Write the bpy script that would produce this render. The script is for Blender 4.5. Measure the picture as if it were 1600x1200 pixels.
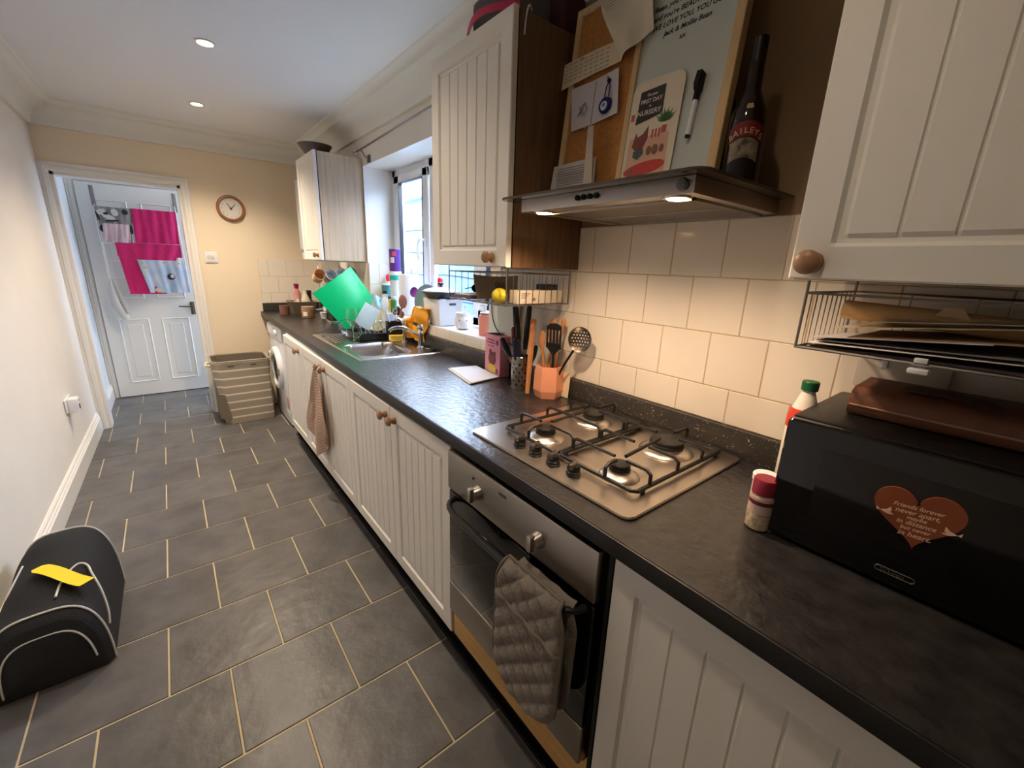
import bpy, bmesh, math, random
from mathutils import Vector, Matrix, noise
from math import sin, cos, pi, radians
random.seed(7)
for o in list(bpy.data.objects): bpy.data.objects.remove(o)
S = bpy.context.scene
COL = S.collection

# ------------------------------------------------------------ camera
cam_d = bpy.data.cameras.new('camera'); cam = bpy.data.objects.new('camera', cam_d); COL.objects.link(cam)
YAW, PITCH, ROLL, FPX = 0.680469, -0.271710, 0.0364223, 658.15
_f = Vector((sin(YAW)*cos(PITCH), cos(YAW)*cos(PITCH), sin(PITCH)))
_r = Vector((cos(YAW), -sin(YAW), 0)); _u = _r.cross(_f)
_R = cos(ROLL)*_r + sin(ROLL)*_u; _U = -sin(ROLL)*_r + cos(ROLL)*_u
m = Matrix((_R, _U, -_f)).transposed().to_4x4(); m.translation = Vector((0, 0, 1.396))
cam.matrix_world = m
cam_d.sensor_fit = 'HORIZONTAL'; cam_d.sensor_width = 36.0; cam_d.lens = 36.0*FPX/1600.0
cam_d.clip_start = 0.02; cam_d.clip_end = 100
S.camera = cam

# ------------------------------------------------------------ world, exposure
w = bpy.data.worlds.new('world'); S.world = w; w.use_nodes = True
bg = w.node_tree.nodes['Background']; bg.inputs[0].default_value = (0.74, 0.84, 1.0, 1); bg.inputs[1].default_value = 17.0
S.view_settings.view_transform = 'Standard'; S.view_settings.look = 'None'
S.view_settings.exposure = 0.74; S.view_settings.gamma = 1.0; S.view_settings.use_curve_mapping = False

def area(name, loc, rot, sx, sy, power, color, portal=False):
    l = bpy.data.lights.new(name, 'AREA'); l.shape = 'RECTANGLE'; l.size = sx; l.size_y = sy
    l.energy = power; l.color = color; l.cycles.is_portal = portal
    o = bpy.data.objects.new(name, l); o.location = loc; o.rotation_euler = rot; COL.objects.link(o); return o
# portals: openings the daylight comes through (side window, hall opening)
area('window_daylight', (1.52, 2.45, 1.55), (0, radians(90), 0), 1.0, 1.6, 1, (1, 1, 1), True)
area('hall_daylight', (1.24, 5.25, 1.15), (0, radians(90), 0), 2.2, 0.6, 1, (1, 1, 1), True)

# ------------------------------------------------------------ materials
def lin(c):
    r = []
    for x in c[:3]:
        x = x/255.0; r.append(x/12.92 if x <= 0.04045 else ((x+0.055)/1.055)**2.4)
    return (*r, 1.0)
MATS = {}
def mat(name, col, rough=0.5, metal=0.0, var=0.0, vs=6.0, bump=0.0, bs=40.0, trans=0.0, ior=1.45, alpha=1.0, emit=None, es=0.0, spec=0.5, coat=0.0, stretch=None, col2=None, island=0.0, sheen=0.0):
    if name in MATS: return MATS[name]
    M = bpy.data.materials.new(name); M.use_nodes = True; nt = M.node_tree; N = nt.nodes; Lk = nt.links
    b = N['Principled BSDF']
    b.inputs['Base Color'].default_value = lin(col); b.inputs['Roughness'].default_value = rough
    b.inputs['Metallic'].default_value = metal; b.inputs['IOR'].default_value = ior
    b.inputs['Specular IOR Level'].default_value = spec; b.inputs['Alpha'].default_value = alpha
    b.inputs['Transmission Weight'].default_value = trans; b.inputs['Coat Weight'].default_value = coat
    b.inputs['Sheen Weight'].default_value = sheen
    if emit: b.inputs['Emission Color'].default_value = lin(emit); b.inputs['Emission Strength'].default_value = es
    tc = N.new('ShaderNodeTexCoord'); mp = N.new('ShaderNodeMapping'); Lk.new(tc.outputs['Object'], mp.inputs[0])
    if stretch: mp.inputs['Scale'].default_value = stretch
    if var > 0 or col2:
        n = N.new('ShaderNodeTexNoise'); n.inputs['Scale'].default_value = vs; n.inputs['Detail'].default_value = 6
        Lk.new(mp.outputs[0], n.inputs['Vector'])
        rp = N.new('ShaderNodeValToRGB'); rp.color_ramp.elements[0].position = 0.32; rp.color_ramp.elements[1].position = 0.68
        c = lin(col)
        if col2: c2 = lin(col2); rp.color_ramp.elements[0].color = c; rp.color_ramp.elements[1].color = c2
        else:
            rp.color_ramp.elements[0].color = (*[x*(1-var) for x in c[:3]], 1)
            rp.color_ramp.elements[1].color = (*[min(1, x*(1+var)) for x in c[:3]], 1)
        Lk.new(n.outputs['Fac'], rp.inputs[0]); out = rp.outputs[0]
        if island > 0:
            g = N.new('ShaderNodeNewGeometry'); mr = N.new('ShaderNodeMapRange')
            mr.inputs['To Min'].default_value = 1-island; mr.inputs['To Max'].default_value = 1+island
            Lk.new(g.outputs['Random Per Island'], mr.inputs['Value'])
            mx = N.new('ShaderNodeVectorMath'); mx.operation = 'SCALE'
            Lk.new(out, mx.inputs[0]); Lk.new(mr.outputs[0], mx.inputs['Scale']); out = mx.outputs[0]
        Lk.new(out, b.inputs['Base Color'])
    if bump > 0:
        n2 = N.new('ShaderNodeTexNoise'); n2.inputs['Scale'].default_value = bs; n2.inputs['Detail'].default_value = 5
        Lk.new(mp.outputs[0], n2.inputs['Vector'])
        bp = N.new('ShaderNodeBump'); bp.inputs['Strength'].default_value = bump; bp.inputs['Distance'].default_value = 0.01
        Lk.new(n2.outputs['Fac'], bp.inputs['Height']); Lk.new(bp.outputs[0], b.inputs['Normal'])
    MATS[name] = M; return M
def speckle(name, col, dot, scale, thr, rough):
    M = mat(name, col, rough, bump=0.05, bs=60); nt = M.node_tree; N = nt.nodes; Lk = nt.links
    v = N.new('ShaderNodeTexVoronoi'); v.inputs['Scale'].default_value = scale
    tc = N.new('ShaderNodeTexCoord'); Lk.new(tc.outputs['Object'], v.inputs['Vector'])
    mr = N.new('ShaderNodeMapRange'); mr.inputs['From Min'].default_value = thr; mr.inputs['From Max'].default_value = thr*0.6
    Lk.new(v.outputs['Distance'], mr.inputs['Value'])
    n = N.new('ShaderNodeTexNoise'); n.inputs['Scale'].default_value = scale*0.35; Lk.new(tc.outputs['Object'], n.inputs['Vector'])
    mm = N.new('ShaderNodeMath'); mm.operation = 'MULTIPLY'; Lk.new(mr.outputs[0], mm.inputs[0])
    r2 = N.new('ShaderNodeMapRange'); r2.inputs['From Min'].default_value = .5; r2.inputs['From Max'].default_value = .7; Lk.new(n.outputs['Fac'], r2.inputs['Value'])
    Lk.new(r2.outputs[0], mm.inputs[1])
    mx = N.new('ShaderNodeMix'); mx.data_type = 'RGBA'; mx.inputs[6].default_value = lin(col); mx.inputs[7].default_value = lin(dot)
    Lk.new(mm.outputs[0], mx.inputs[0]); Lk.new(mx.outputs[2], N['Principled BSDF'].inputs['Base Color'])
    return M
def wave(name, c1, c2, scale, axis, rough=0.9, thr=0.5, soft=0.03):
    M = mat(name, c1, rough, bump=0.4, bs=150); nt = M.node_tree; N = nt.nodes; Lk = nt.links
    tc = N.new('ShaderNodeTexCoord'); sx = N.new('ShaderNodeSeparateXYZ'); Lk.new(tc.outputs['Object'], sx.inputs[0])
    a = N.new('ShaderNodeMath'); a.operation = 'MULTIPLY'; a.inputs[1].default_value = scale; Lk.new(sx.outputs[axis], a.inputs[0])
    f = N.new('ShaderNodeMath'); f.operation = 'FRACT'; Lk.new(a.outputs[0], f.inputs[0])
    mr = N.new('ShaderNodeMapRange'); mr.inputs['From Min'].default_value = thr-soft; mr.inputs['From Max'].default_value = thr+soft
    Lk.new(f.outputs[0], mr.inputs['Value'])
    mx = N.new('ShaderNodeMix'); mx.data_type = 'RGBA'; mx.inputs[6].default_value = lin(c1); mx.inputs[7].default_value = lin(c2)
    Lk.new(mr.outputs[0], mx.inputs[0]); Lk.new(mx.outputs[2], N['Principled BSDF'].inputs['Base Color'])
    return M

cream = mat('cream_paint', (234, 228, 218), .75, var=.02, vs=3, bump=.04, bs=90)
creamy = mat('yellow_cream_paint', (234, 217, 190), .75, var=.02, vs=3, bump=.04, bs=90)
taupe = mat('taupe_paint', (150, 124, 94), .8, bump=.04, bs=90)
ceilm = mat('ceiling_paint', (228, 228, 226), .8, bump=.03, bs=80)
cove = mat('coving_paint', (226, 223, 212), .7)
gloss = mat('white_gloss_paint', (232, 228, 220), .3, bump=.02, bs=30)
hallp = mat('hall_paint', (224, 226, 226), .7)
doorw = mat('cabinet_white', (230, 225, 216), .42, bump=.05, bs=220)
tilew = mat('wall_tile_glaze', (232, 222, 206), .1, bump=.03, bs=9, var=.02, vs=4)
groutw = mat('wall_grout', (196, 172, 136), .9)
slate = mat('floor_slate', (90, 88, 87), .36, var=.22, vs=7, bump=.42, bs=11, island=.12)
groutf = mat('floor_grout', (196, 180, 146), .9, var=.1)
work = mat('worktop_laminate', (38, 36, 37), .31, var=.4, vs=26, bump=.24, bs=48, spec=.95)
edge = mat('worktop_edge', (30, 29, 31), .45)
upst = speckle('upstand_granite', (58, 54, 50), (215, 210, 200), 160, .3, .3)
steel = mat('brushed_steel', (168, 161, 152), .34, 1.0, bump=.04, bs=60, stretch=(1, 12, 12))
steelh = mat('hob_steel', (204, 194, 184), .3, 1.0, bump=.05, bs=40, stretch=(12, 1, 1))
sinkm = mat('sink_steel', (188, 184, 180), .25, 1.0, bump=.03, bs=50)
chrome = mat('chrome', (225, 225, 225), .08, 1.0)
wire = mat('wire_steel', (150, 146, 142), .3, 1.0)
iron = mat('black_iron', (24, 21, 19), .5)
blackp = mat('black_plastic', (18, 18, 19), .35)
blackg = mat('black_glass', (6, 6, 7), .06, coat=.5)
blackm = mat('black_satin', (12, 12, 12), .45)
brownw = mat('dark_oak_veneer', (106, 78, 54), .5, var=.22, vs=9, stretch=(9, 9, .8))
lightw = mat('limed_oak_veneer', (192, 168, 140), .6, var=.14, vs=5, stretch=(14, 14, .5))
oak = mat('oak_trim', (206, 160, 96), .5, var=.12, vs=6, stretch=(8, .8, 8))
pine = mat('pale_pine', (214, 182, 134), .55, var=.1, vs=8, stretch=(6, 6, 1))
knobw = mat('knob_beech', (152, 116, 88), .4, var=.12, vs=30)
woods = mat('utensil_wood', (190, 130, 80), .55, var=.15, vs=20)
cork = mat('cork', (186, 128, 70), .9, var=.16, vs=120, bump=.2, bs=200)
wboard = mat('whiteboard', (200, 206, 200), .3)
paper = mat('paper', (232, 226, 222), .8)
paperw = mat('paper_warm', (226, 208, 176), .8)
ink = mat('ink', (28, 26, 28), .6)
inkg = mat('ink_grey', (120, 112, 110), .8)
black = mat('matt_black', (14, 13, 14), .8)
glassm = mat('clear_glass', (245, 250, 250), .03, trans=1.0, ior=1.3)
pane = mat('window_glass', (235, 245, 255), .0, trans=1.0, ior=1.02)
upvc = mat('upvc_white', (232, 234, 238), .3)
lamp_w = mat('lamp_glow', (255, 235, 200), .5, emit=(255, 224, 176), es=30)
fab = mat('bag_fabric', (26, 27, 29), .85, bump=.3, bs=160)
piping = mat('bag_piping', (196, 194, 188), .6)
yel = mat('yellow_tag', (236, 204, 20), .6)
pinkt = mat('pink_towel', (206, 30, 104), .95, bump=.6, bs=90, sheen=.3)
terr = mat('terracotta_plastic', (226, 152, 118), .5)
white_c = mat('white_ceramic', (232, 230, 232), .2)
white_p = mat('white_plastic', (228, 230, 234), .35)
grey_f = mat('mitt_fabric', (122, 113, 104), .9, var=.12, vs=14, bump=.3, bs=120, sheen=.2)
grey_h = mat('mitt_hem', (112, 104, 94), .9)
green = mat('green_board', (0, 176, 104), .3, spec=.4)
heartm = mat('heart_wood', (132, 66, 34), .55, var=.1, vs=20)
etch = mat('heart_lettering', (232, 196, 170), .6)
leather = mat('brown_leather', (128, 84, 64), .55, var=.12, vs=18, bump=.15, bs=60)
leatherd = mat('dark_leather', (84, 62, 46), .6)

# ------------------------------------------------------------ mesh builder
class MB:
    def __init__(s): s.bm = bmesh.new()
    def _join(s, t, M=None):
        if M: bmesh.ops.transform(t, matrix=M, verts=t.verts)
        me = bpy.data.meshes.new('t'); t.to_mesh(me); t.free(); s.bm.from_mesh(me); bpy.data.meshes.remove(me); return s
    def box(s, x0, x1, y0, y1, z0, z1, b=0, seg=2, M=None):
        t = bmesh.new(); bmesh.ops.create_cube(t, size=1)
        for v in t.verts: v.co = Vector(((x0+x1)/2+v.co.x*(x1-x0), (y0+y1)/2+v.co.y*(y1-y0), (z0+z1)/2+v.co.z*(z1-z0)))
        if b > 0: bmesh.ops.bevel(t, geom=t.edges[:], offset=b, segments=seg, affect='EDGES', profile=.6)
        return s._join(t, M)
    def face(s, pts):
        s.bm.faces.new([s.bm.verts.new(p) for p in pts]); return s
    def prism(s, pts, h, axis='z', a0=0, M=None, b=0):
        """polygon pts (2-D) extruded along axis from a0 to a0+h"""
        t = bmesh.new()
        def mk(p, a): return {'z': (p[0], p[1], a), 'y': (p[0], a, p[1]), 'x': (a, p[0], p[1])}[axis]
        A = [t.verts.new(mk(p, a0)) for p in pts]; B = [t.verts.new(mk(p, a0+h)) for p in pts]
        n = len(pts); t.faces.new(A); t.faces.new(B[::-1])
        for i in range(n): t.faces.new([A[i], B[i], B[(i+1) % n], A[(i+1) % n]])
        bmesh.ops.recalc_face_normals(t, faces=t.faces)
        if b > 0: bmesh.ops.bevel(t, geom=t.edges[:], offset=b, segments=2, affect='EDGES')
        return s._join(t, M)
    def lathe(s, prof, c=(0, 0, 0), n=28, M=None, axis='z', sx=1, sy=1, cap=True):
        t = bmesh.new(); rings = []
        for r, z in prof:
            ring = []
            for i in range(n):
                a = 2*pi*i/n; x, y = max(r, 1e-5)*cos(a)*sx, max(r, 1e-5)*sin(a)*sy
                ring.append(t.verts.new({'z': (x, y, z), 'x': (z, x, y), 'y': (x, z, y)}[axis]))
            rings.append(ring)
        for a, b in zip(rings, rings[1:]):
            for i in range(n): t.faces.new([a[i], a[(i+1) % n], b[(i+1) % n], b[i]])
        if cap and prof[0][0] > 1e-4: t.faces.new(rings[0][::-1])
        if cap and prof[-1][0] > 1e-4: t.faces.new(rings[-1])
        bmesh.ops.remove_doubles(t, verts=t.verts, dist=2e-6)
        bmesh.ops.recalc_face_normals(t, faces=t.faces)
        MM = Matrix.Translation(Vector(c))
        if M: MM = MM @ M
        return s._join(t, MM)
    def cyl(s, c, r, h, n=24, axis='z', r2=None, b=0):
        r2 = r if r2 is None else r2
        if b: prof = [(r-b, 0), (r, b), (r2, h-b), (r2-b, h)]
        else: prof = [(r, 0), (r2, h)]
        return s.lathe(prof, c, n, axis=axis)
    def tube(s, pts, r, n=8, closed=False, smooth=0):
        P = [Vector(p) for p in pts]
        for _ in range(smooth):
            Q = [] if closed else [P[0]]
            k = len(P)
            for i in range(k if closed else k-1):
                a, b = P[i], P[(i+1) % k]; Q += [a.lerp(b, .25), a.lerp(b, .75)]
            if not closed: Q.append(P[-1])
            P = Q
        t = bmesh.new(); k = len(P); rings = []; up = None
        for i in range(k):
            a = P[i-1] if (i > 0 or closed) else P[i]; b = P[(i+1) % k] if (i < k-1 or closed) else P[i]
            d = (b-a).normalized()
            if up is None: up = Vector((0, 0, 1)) if abs(d.z) < .9 else Vector((1, 0, 0))
            side = d.cross(up)
            if side.length < 1e-4: side = d.orthogonal()
            side.normalize(); up = side.cross(d).normalized()
            rr = r[i] if isinstance(r, (list, tuple)) and len(r) == k else (r if not isinstance(r, (list, tuple)) else r[0])
            rings.append([t.verts.new(P[i]+(side*cos(2*pi*j/n)+up*sin(2*pi*j/n))*rr) for j in range(n)])
        for i in range(k if closed else k-1):
            a, b = rings[i], rings[(i+1) % k]
            for j in range(n): t.faces.new([a[j], a[(j+1) % n], b[(j+1) % n], b[j]])
        if not closed: t.faces.new(rings[0][::-1]); t.faces.new(rings[-1])
        bmesh.ops.recalc_face_normals(t, faces=t.faces)
        return s._join(t)
    def grid(s, nu, nv, fn, thick=0, flip=False):
        """fn(u,v) in 0..1 -> point or None; optional thickness along the sheet normal"""
        t = bmesh.new(); V = {}
        for i in range(nu+1):
            for j in range(nv+1):
                p = fn(i/nu, j/nv)
                if p is not None: V[i, j] = t.verts.new(p)
        for i in range(nu):
            for j in range(nv):
                k = [(i, j), (i+1, j), (i+1, j+1), (i, j+1)]
                if all(q in V for q in k):
                    q = [V[x] for x in k]; t.faces.new(q[::-1] if flip else q)
        for v in [v for v in t.verts if not v.link_faces]: t.verts.remove(v)
        if thick:
            t.normal_update(); bmesh.ops.solidify(t, geom=t.faces[:], thickness=thick)
        return s._join(t)
    def ball(s, c, r, sx=1, sy=1, sz=1, M=None, n=16):
        t = bmesh.new(); bmesh.ops.create_uvsphere(t, u_segments=n, v_segments=max(6, n//2+2), radius=r)
        MM = Matrix.Translation(Vector(c))
        if M: MM = MM @ M
        return s._join(t, MM @ Matrix.Diagonal((sx, sy, sz, 1)))
    def xf(s, M): bmesh.ops.transform(s.bm, matrix=M, verts=s.bm.verts); return s

def wloc(o):
    p = Vector((0, 0, 0))
    while o is not None: p += o.location; o = o.parent
    return p
def obj(name, mb, mt, parent=None, angle=35, label=None):
    me = bpy.data.meshes.new(name); mb.bm.to_mesh(me); mb.bm.free()
    if parent is not None:
        me.transform(Matrix.Translation(-wloc(parent)))
    me.materials.append(mt)
    for p in me.polygons: p.use_smooth = True
    me.set_sharp_from_angle(angle=radians(angle))
    o = bpy.data.objects.new(name, me); COL.objects.link(o)
    if parent is not None: o.parent = parent
    if label: o['label'] = label
    return o
def tag(o, label, cat, group=None, kind=None):
    o['label'] = label; o['category'] = cat
    if group: o['group'] = group
    if kind: o['kind'] = kind
    return o
def thing(name, label, cat, loc=(0, 0, 0), group=None, kind=None):
    o = bpy.data.objects.new(name, None); COL.objects.link(o); o.location = loc; o.empty_display_size = .05
    return tag(o, label, cat, group, kind)
def struct(name, mb, mt, angle=35):
    o = obj(name, mb, mt, angle=angle); o['kind'] = 'structure'; return o
def dup(root, loc, label=None, group=None, rotz=None):
    r = root.copy(); COL.objects.link(r); r.location = loc
    if rotz is not None: r.rotation_euler = (0, 0, rotz)
    if label: r['label'] = label
    if group: r['group'] = group
    for ch in list(root.children):
        c = ch.copy(); COL.objects.link(c); c.parent = r
        for g in list(ch.children):
            d = g.copy(); COL.objects.link(d); d.parent = c
    return r
def text_mesh(txt, size, M, shear=0.0, ext=0.0, align='LEFT', bold=0.0):
    """flat lettering as an MB; M places the text's local x/y plane in the world"""
    c = bpy.data.curves.new('txt', 'FONT'); c.body = txt; c.size = size; c.shear = shear; c.align_x = align
    c.extrude = ext; c.offset = bold; c.resolution_u = 3
    o = bpy.data.objects.new('txt', c); COL.objects.link(o)
    dg = bpy.context.evaluated_depsgraph_get(); dg.update()
    me = bpy.data.meshes.new_from_object(o.evaluated_get(dg))
    mb = MB(); mb.bm.from_mesh(me); bpy.data.meshes.remove(me)
    bpy.data.objects.remove(o); bpy.data.curves.remove(c)
    mb.xf(M); return mb
def frameM(o, xd, yd):
    """matrix with origin o, local x along xd and local y along yd"""
    x = Vector(xd).normalized(); y = Vector(yd); y = (y - x*y.dot(x)).normalized(); z = x.cross(y)
    M = Matrix((x, y, z)).transposed().to_4x4(); M.translation = Vector(o); return M
def join(mbs):
    r = MB()
    for m_ in mbs:
        me = bpy.data.meshes.new('t'); m_.bm.to_mesh(me); m_.bm.free(); r.bm.from_mesh(me); bpy.data.meshes.remove(me)
    return r
# ------------------------------------------------------------ room shell
XW, YE, ZC = 1.193, 4.58, 2.36
def xl(y): return -.665+.015*y          # left wall face (the wall runs slightly askew)
# floor: grout bed and slate tiles
struct('floor', MB().box(-.85, 1.5, -1.75, 5.75, -.06, -.003), groutf)
ft = MB(); TW, TD = .33653, .33954
for r in range(-17, 7):
    y0 = 3.53197+(r-1)*TD; y1 = y0+TD            # row between line r-1 and line r
    par = 1 if r % 2 == 0 else 0
    for k in range(-3, 8):
        x0 = -.522586+(2*k+par)*TW/2; x1 = x0+TW
        X0, X1 = max(x0, -.80), min(x1, 1.3); Y0, Y1 = max(y0, -1.7), min(y1, 5.7)
        if X1-X0 < .01 or Y1-Y0 < .01: continue
        if y0 < 1.0 and False: pass
        ft.box(X0+.003, X1-.003, Y0+.003, Y1-.003, -.01, 0, .0018, 1)
struct('floor_tiles', ft, slate)
# ceilings
struct('ceiling', MB().box(-.85, 1.5, -1.75, YE+.12, ZC, ZC+.1), ceilm)
struct('ceiling_hall', MB().box(-.85, 1.5, YE+.12, 5.75, 2.3, 2.4), hallp)
# left wall (askew) and hall wall
wl = MB().prism([(xl(-1.75), -1.75), (xl(YE), YE), (xl(YE)-.25, YE), (xl(-1.75)-.25, -1.75)], ZC, 'z'); struct('wall_left', wl, cream)
struct('wall_hall_left', MB().box(-.85, -.585, YE+.12, 5.75, 0, 2.3), hallp)
# right wall with the window opening
wy0, wy1, wz0, wz1 = 1.656, 3.235, 1.045, 2.045
wr = MB()
wr.box(XW, 1.50, -1.75, wy0, 0, ZC); wr.box(XW, 1.50, wy1, YE, 0, ZC)
wr.box(XW, 1.50, wy0, wy1, 0, wz0-.012); wr.box(XW, 1.50, wy0, wy1, wz1, ZC)
struct('wall_right', wr, cream)
# reveals are painted white
rv = MB()
rv.box(XW-.002, 1.405, wy1-.006, wy1, wz0, wz1); rv.box(XW-.002, 1.405, wy0, wy0+.006, wz0, wz1); rv.box(XW-.002, 1.405, wy0, wy1, wz1-.006, wz1)
struct('trim_1', rv, gloss)
# end wall with the doorway
dx0, dx1, dz = -.545, .185, 1.93
we = MB(); we.box(dx1, 1.47, YE, YE+.12, 0, ZC); we.box(-.85, dx0, YE, YE+.12, 0, ZC); we.box(dx0, dx1, YE, YE+.12, dz, ZC)
struct('wall_end', we, creamy)
struct('wall_chimney', MB().box(XW-.004, XW, .15, 1.106, 1.5390, 2.20), taupe)
struct('wall_hall_light_block', MB().box(1.2, 1.3, YE+.12, 4.95, 0, 2.3), hallp)  # unseen piece, added and sized to limit daylight in the hall
# hall back wall; last box added behind the door to block sky glow
wh = MB(); wh.box(-.85, -.535, 5.56, 5.7, 0, 2.3); wh.box(.235, 1.5, 5.56, 5.7, 0, 2.3); wh.box(-.535, .235, 5.56, 5.7, 2.0, 2.3); wh.box(-.535, .235, 5.62, 5.7, 0, 2.0)
struct('wall_hall_back', wh, hallp)
# wall behind the camera
wb = MB(); wb.box(-.85, 1.47, -1.75, -1.6, 0, ZC)
struct('wall_behind', wb, cream)
# coving: profile swept along three walls
def cov_profile():
    p = [(0, -.145), (.022, -.145), (.03, -.122)]
    for i in range(1, 7):
        a = i/7*pi/2; p.append((.03+.075*(1-cos(a))*1.0, -.122+.075*sin(a)))
    p += [(.105, -.045), (.118, -.04)]
    for i in range(1, 5):
        a = i/4*pi/2; p.append((.118+.04*(1-cos(a)), -.04+.034*sin(a)))
    p += [(.165, 0), (0, 0)]; return p
cp = cov_profile()
struct('trim_coving_right', MB().prism([(XW-a, ZC+b) for a, b in cp], YE+1.75, 'y', -1.75), cove, 25)
struct('trim_coving_end', MB().prism([(YE-a, ZC+b) for a, b in cp], 1.9, 'x', -.68), cove, 25)
cl = MB().prism([(a, ZC+b) for a, b in cp], YE+1.75, 'y', -1.75)
for v in cl.bm.verts: v.co.x += xl(v.co.y)
struct('trim_coving_left', cl, cove, 25)
# skirting board, left
def skirt(prof, y0, y1, fx):
    s_ = MB().prism(prof, y1-y0, 'y', y0)
    for v in s_.bm.verts: v.co.x += fx(v.co.y)
    return s_
sp = [(0, 0), (.02, 0), (.02, .105), (.014, .112), (.017, .122), (.010, .130), (.012, .140), (.005, .150), (0, .150)]
struct('baseboard_left', skirt(sp, -1.7, YE-.03, xl), gloss, 20)
struct('baseboard_hall', skirt(sp, YE+.13, 5.56, lambda y: -.587), gloss, 20)
# architraves round the doorway
def archi(x0, x1, zt, y, w, side=-1):
    mb = MB()
    prof = [(0, 0), (0, .012), (.012, .02), (.03, .02), (.036, .014), (w-.012, .012), (w-.004, .02), (w, .016), (w, 0)]
    # right leg, left leg, head as mitred sweeps around the opening
    path = [(x0, 0), (x0, zt), (x1, zt), (x1, 0)]; outw = [(-1, 0), (-1, 1), (1, 1), (1, 0)]
    t = bmesh.new(); rings = []
    for (px, pz), (ox, oz) in zip(path, outw):
        rings.append([t.verts.new((px+ox*a, y+side*b, pz+oz*a)) for a, b in prof])
    for A, B in zip(rings, rings[1:]):
        for i in range(len(prof)-1): t.faces.new([A[i], A[i+1], B[i+1], B[i]])
    bmesh.ops.recalc_face_normals(t, faces=t.faces); return mb._join(t)
struct('trim_2', archi(dx0, dx1, dz, YE, .062), gloss, 20)
struct('trim_3', archi(-.53, .23, 1.99, 5.56, .055), gloss, 20)
jb = MB(); jb.box(dx0, dx0+.02, YE-.005, YE+.125, 0, dz); jb.box(dx1-.02, dx1, YE-.005, YE+.125, 0, dz); jb.box(dx0, dx1, YE-.005, YE+.125, dz-.02, dz)
struct('trim_4', jb, gloss)

# ------------------------------------------------------------ wall tiles
def wall_tiles(rects, ox, oz, plane):
    tl, gr = MB(), MB(); W, H = .153, .1516
    for (a0, a1, b0, b1) in rects:
        r0 = int(math.floor((b0-oz)/H))-1
        for r in range(r0, r0+14):
            z0 = oz+r*H
            if z0 >= b1 or z0+H <= b0: continue
            sh = .5*W if r % 2 else 0
            k0 = int(math.floor((a0-ox-sh)/W))-1
            for k in range(k0, k0+60):
                y0 = ox+sh+k*W
                A0, A1, B0, B1 = max(y0, a0)+.0013, min(y0+W, a1)-.0013, max(z0, b0)+.0013, min(z0+H, b1)-.0013
                if A1-A0 < .006 or B1-B0 < .006: continue
                if plane[0] == 'x': tl.box(plane[1]-.007, plane[1], A0, A1, B0, B1, .0012, 1)
                elif plane[0] == 'y': tl.box(A0, A1, plane[1]-.007, plane[1], B0, B1, .0012, 1)
        if plane[0] == 'x': gr.box(plane[1]-.0055, plane[1], a0, a1, b0, b1)
        else: gr.box(a0, a1, plane[1]-.0055, plane[1], b0, b1)
    return tl, gr
UP = .985
tl, gr = wall_tiles([(-.9, 1.656, UP, 1.387), (-.6, 1.16, 1.387, 1.5386), (1.656, 3.235, UP, 1.037), (3.235, YE, UP, 1.387)], 1.0359, 1.387, ('x', XW))
struct('trim_5', gr, groutw); struct('trim_6', tl, tilew)
tl, gr = wall_tiles([(.669, XW-.008, UP, 1.382)], .669, 1.382, ('y', YE))
struct('trim_7', gr, groutw); struct('trim_8', tl, tilew)
tl, gr = wall_tiles([(XW, 1.405, 1.05, 1.382)], 1.193, 1.382, ('y', wy1-.006))
struct('trim_9', gr, groutw); struct('trim_10', tl, tilew)

# ------------------------------------------------------------ window
wn = MB(); X0, X1 = 1.405, 1.432; fy0, fy1, fz0, fz1 = wy0+.006, wy1-.006, wz0+.005, wz1-.006
for a in [(fy0, fy0+.05, fz0, fz1), (fy1-.05, fy1, fz0, fz1), (fy0, fy1, fz0, fz0+.05), (fy0, fy1, fz1-.05, fz1), (2.60, 2.66, fz0, fz1), (2.07, 2.13, fz0, fz1)]:
    wn.box(X0, X1, a[0], a[1], a[2], a[3], .004, 1)
win = struct('window_1', wn, upvc)
def sash(y0, y1, par):
    s_ = MB()
    for a in [(y0, y0+.07, fz0+.045, fz1-.045), (y1-.085, y1, fz0+.045, fz1-.045), (y0, y1, fz0+.045, fz0+.1), (y0, y1, fz1-.1, fz1-.045)]:
        s_.box(X0-.012, X0+.010, a[0], a[1], a[2], a[3], .006, 2)
    o = obj('sash', s_, upvc, par)
    g = MB()
    for a in [(y0+.068, y0+.073, fz0+.1, fz1-.1), (y1-.088, y1-.083, fz0+.1, fz1-.1), (y0+.07, y1-.085, fz1-.103, fz1-.098)]:
        g.box(X0-.014, X1-.012, *a)
    obj('gasket', g, blackp, o)
    return o
s1 = sash(2.665, fy1-.045, win); s2 = sash(fy0+.045, 2.065, win)
obj('pane', MB().box(1.405, 1.408, 2.72, fy1-.12, fz0+.09, fz1-.09), pane, s1)
obj('pane', MB().box(1.405, 1.408, fy0+.10, 1.99, fz0+.09, fz1-.09), pane, s2)
obj('pane', MB().box(1.415, 1.418, 2.13, 2.60, fz0+.05, fz1-.05), pane, win)
hd = MB().box(X0-.022, X0-.012, 2.685, 2.712, 1.505, 1.57, .004)
hd.tube([(X0-.02, 2.70, 1.545), (X0-.05, 2.70, 1.55), (X0-.058, 2.715, 1.53), (X0-.058, 2.725, 1.47), (X0-.055, 2.715, 1.42)], .009, 8, smooth=2)
obj('window_handle', hd, upvc, s1)
sl = MB().box(XW-.006, 1.405, wy0, wy1, wz0-.012, wz0, .002, 1); struct('trim_11', sl, white_c)

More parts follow.
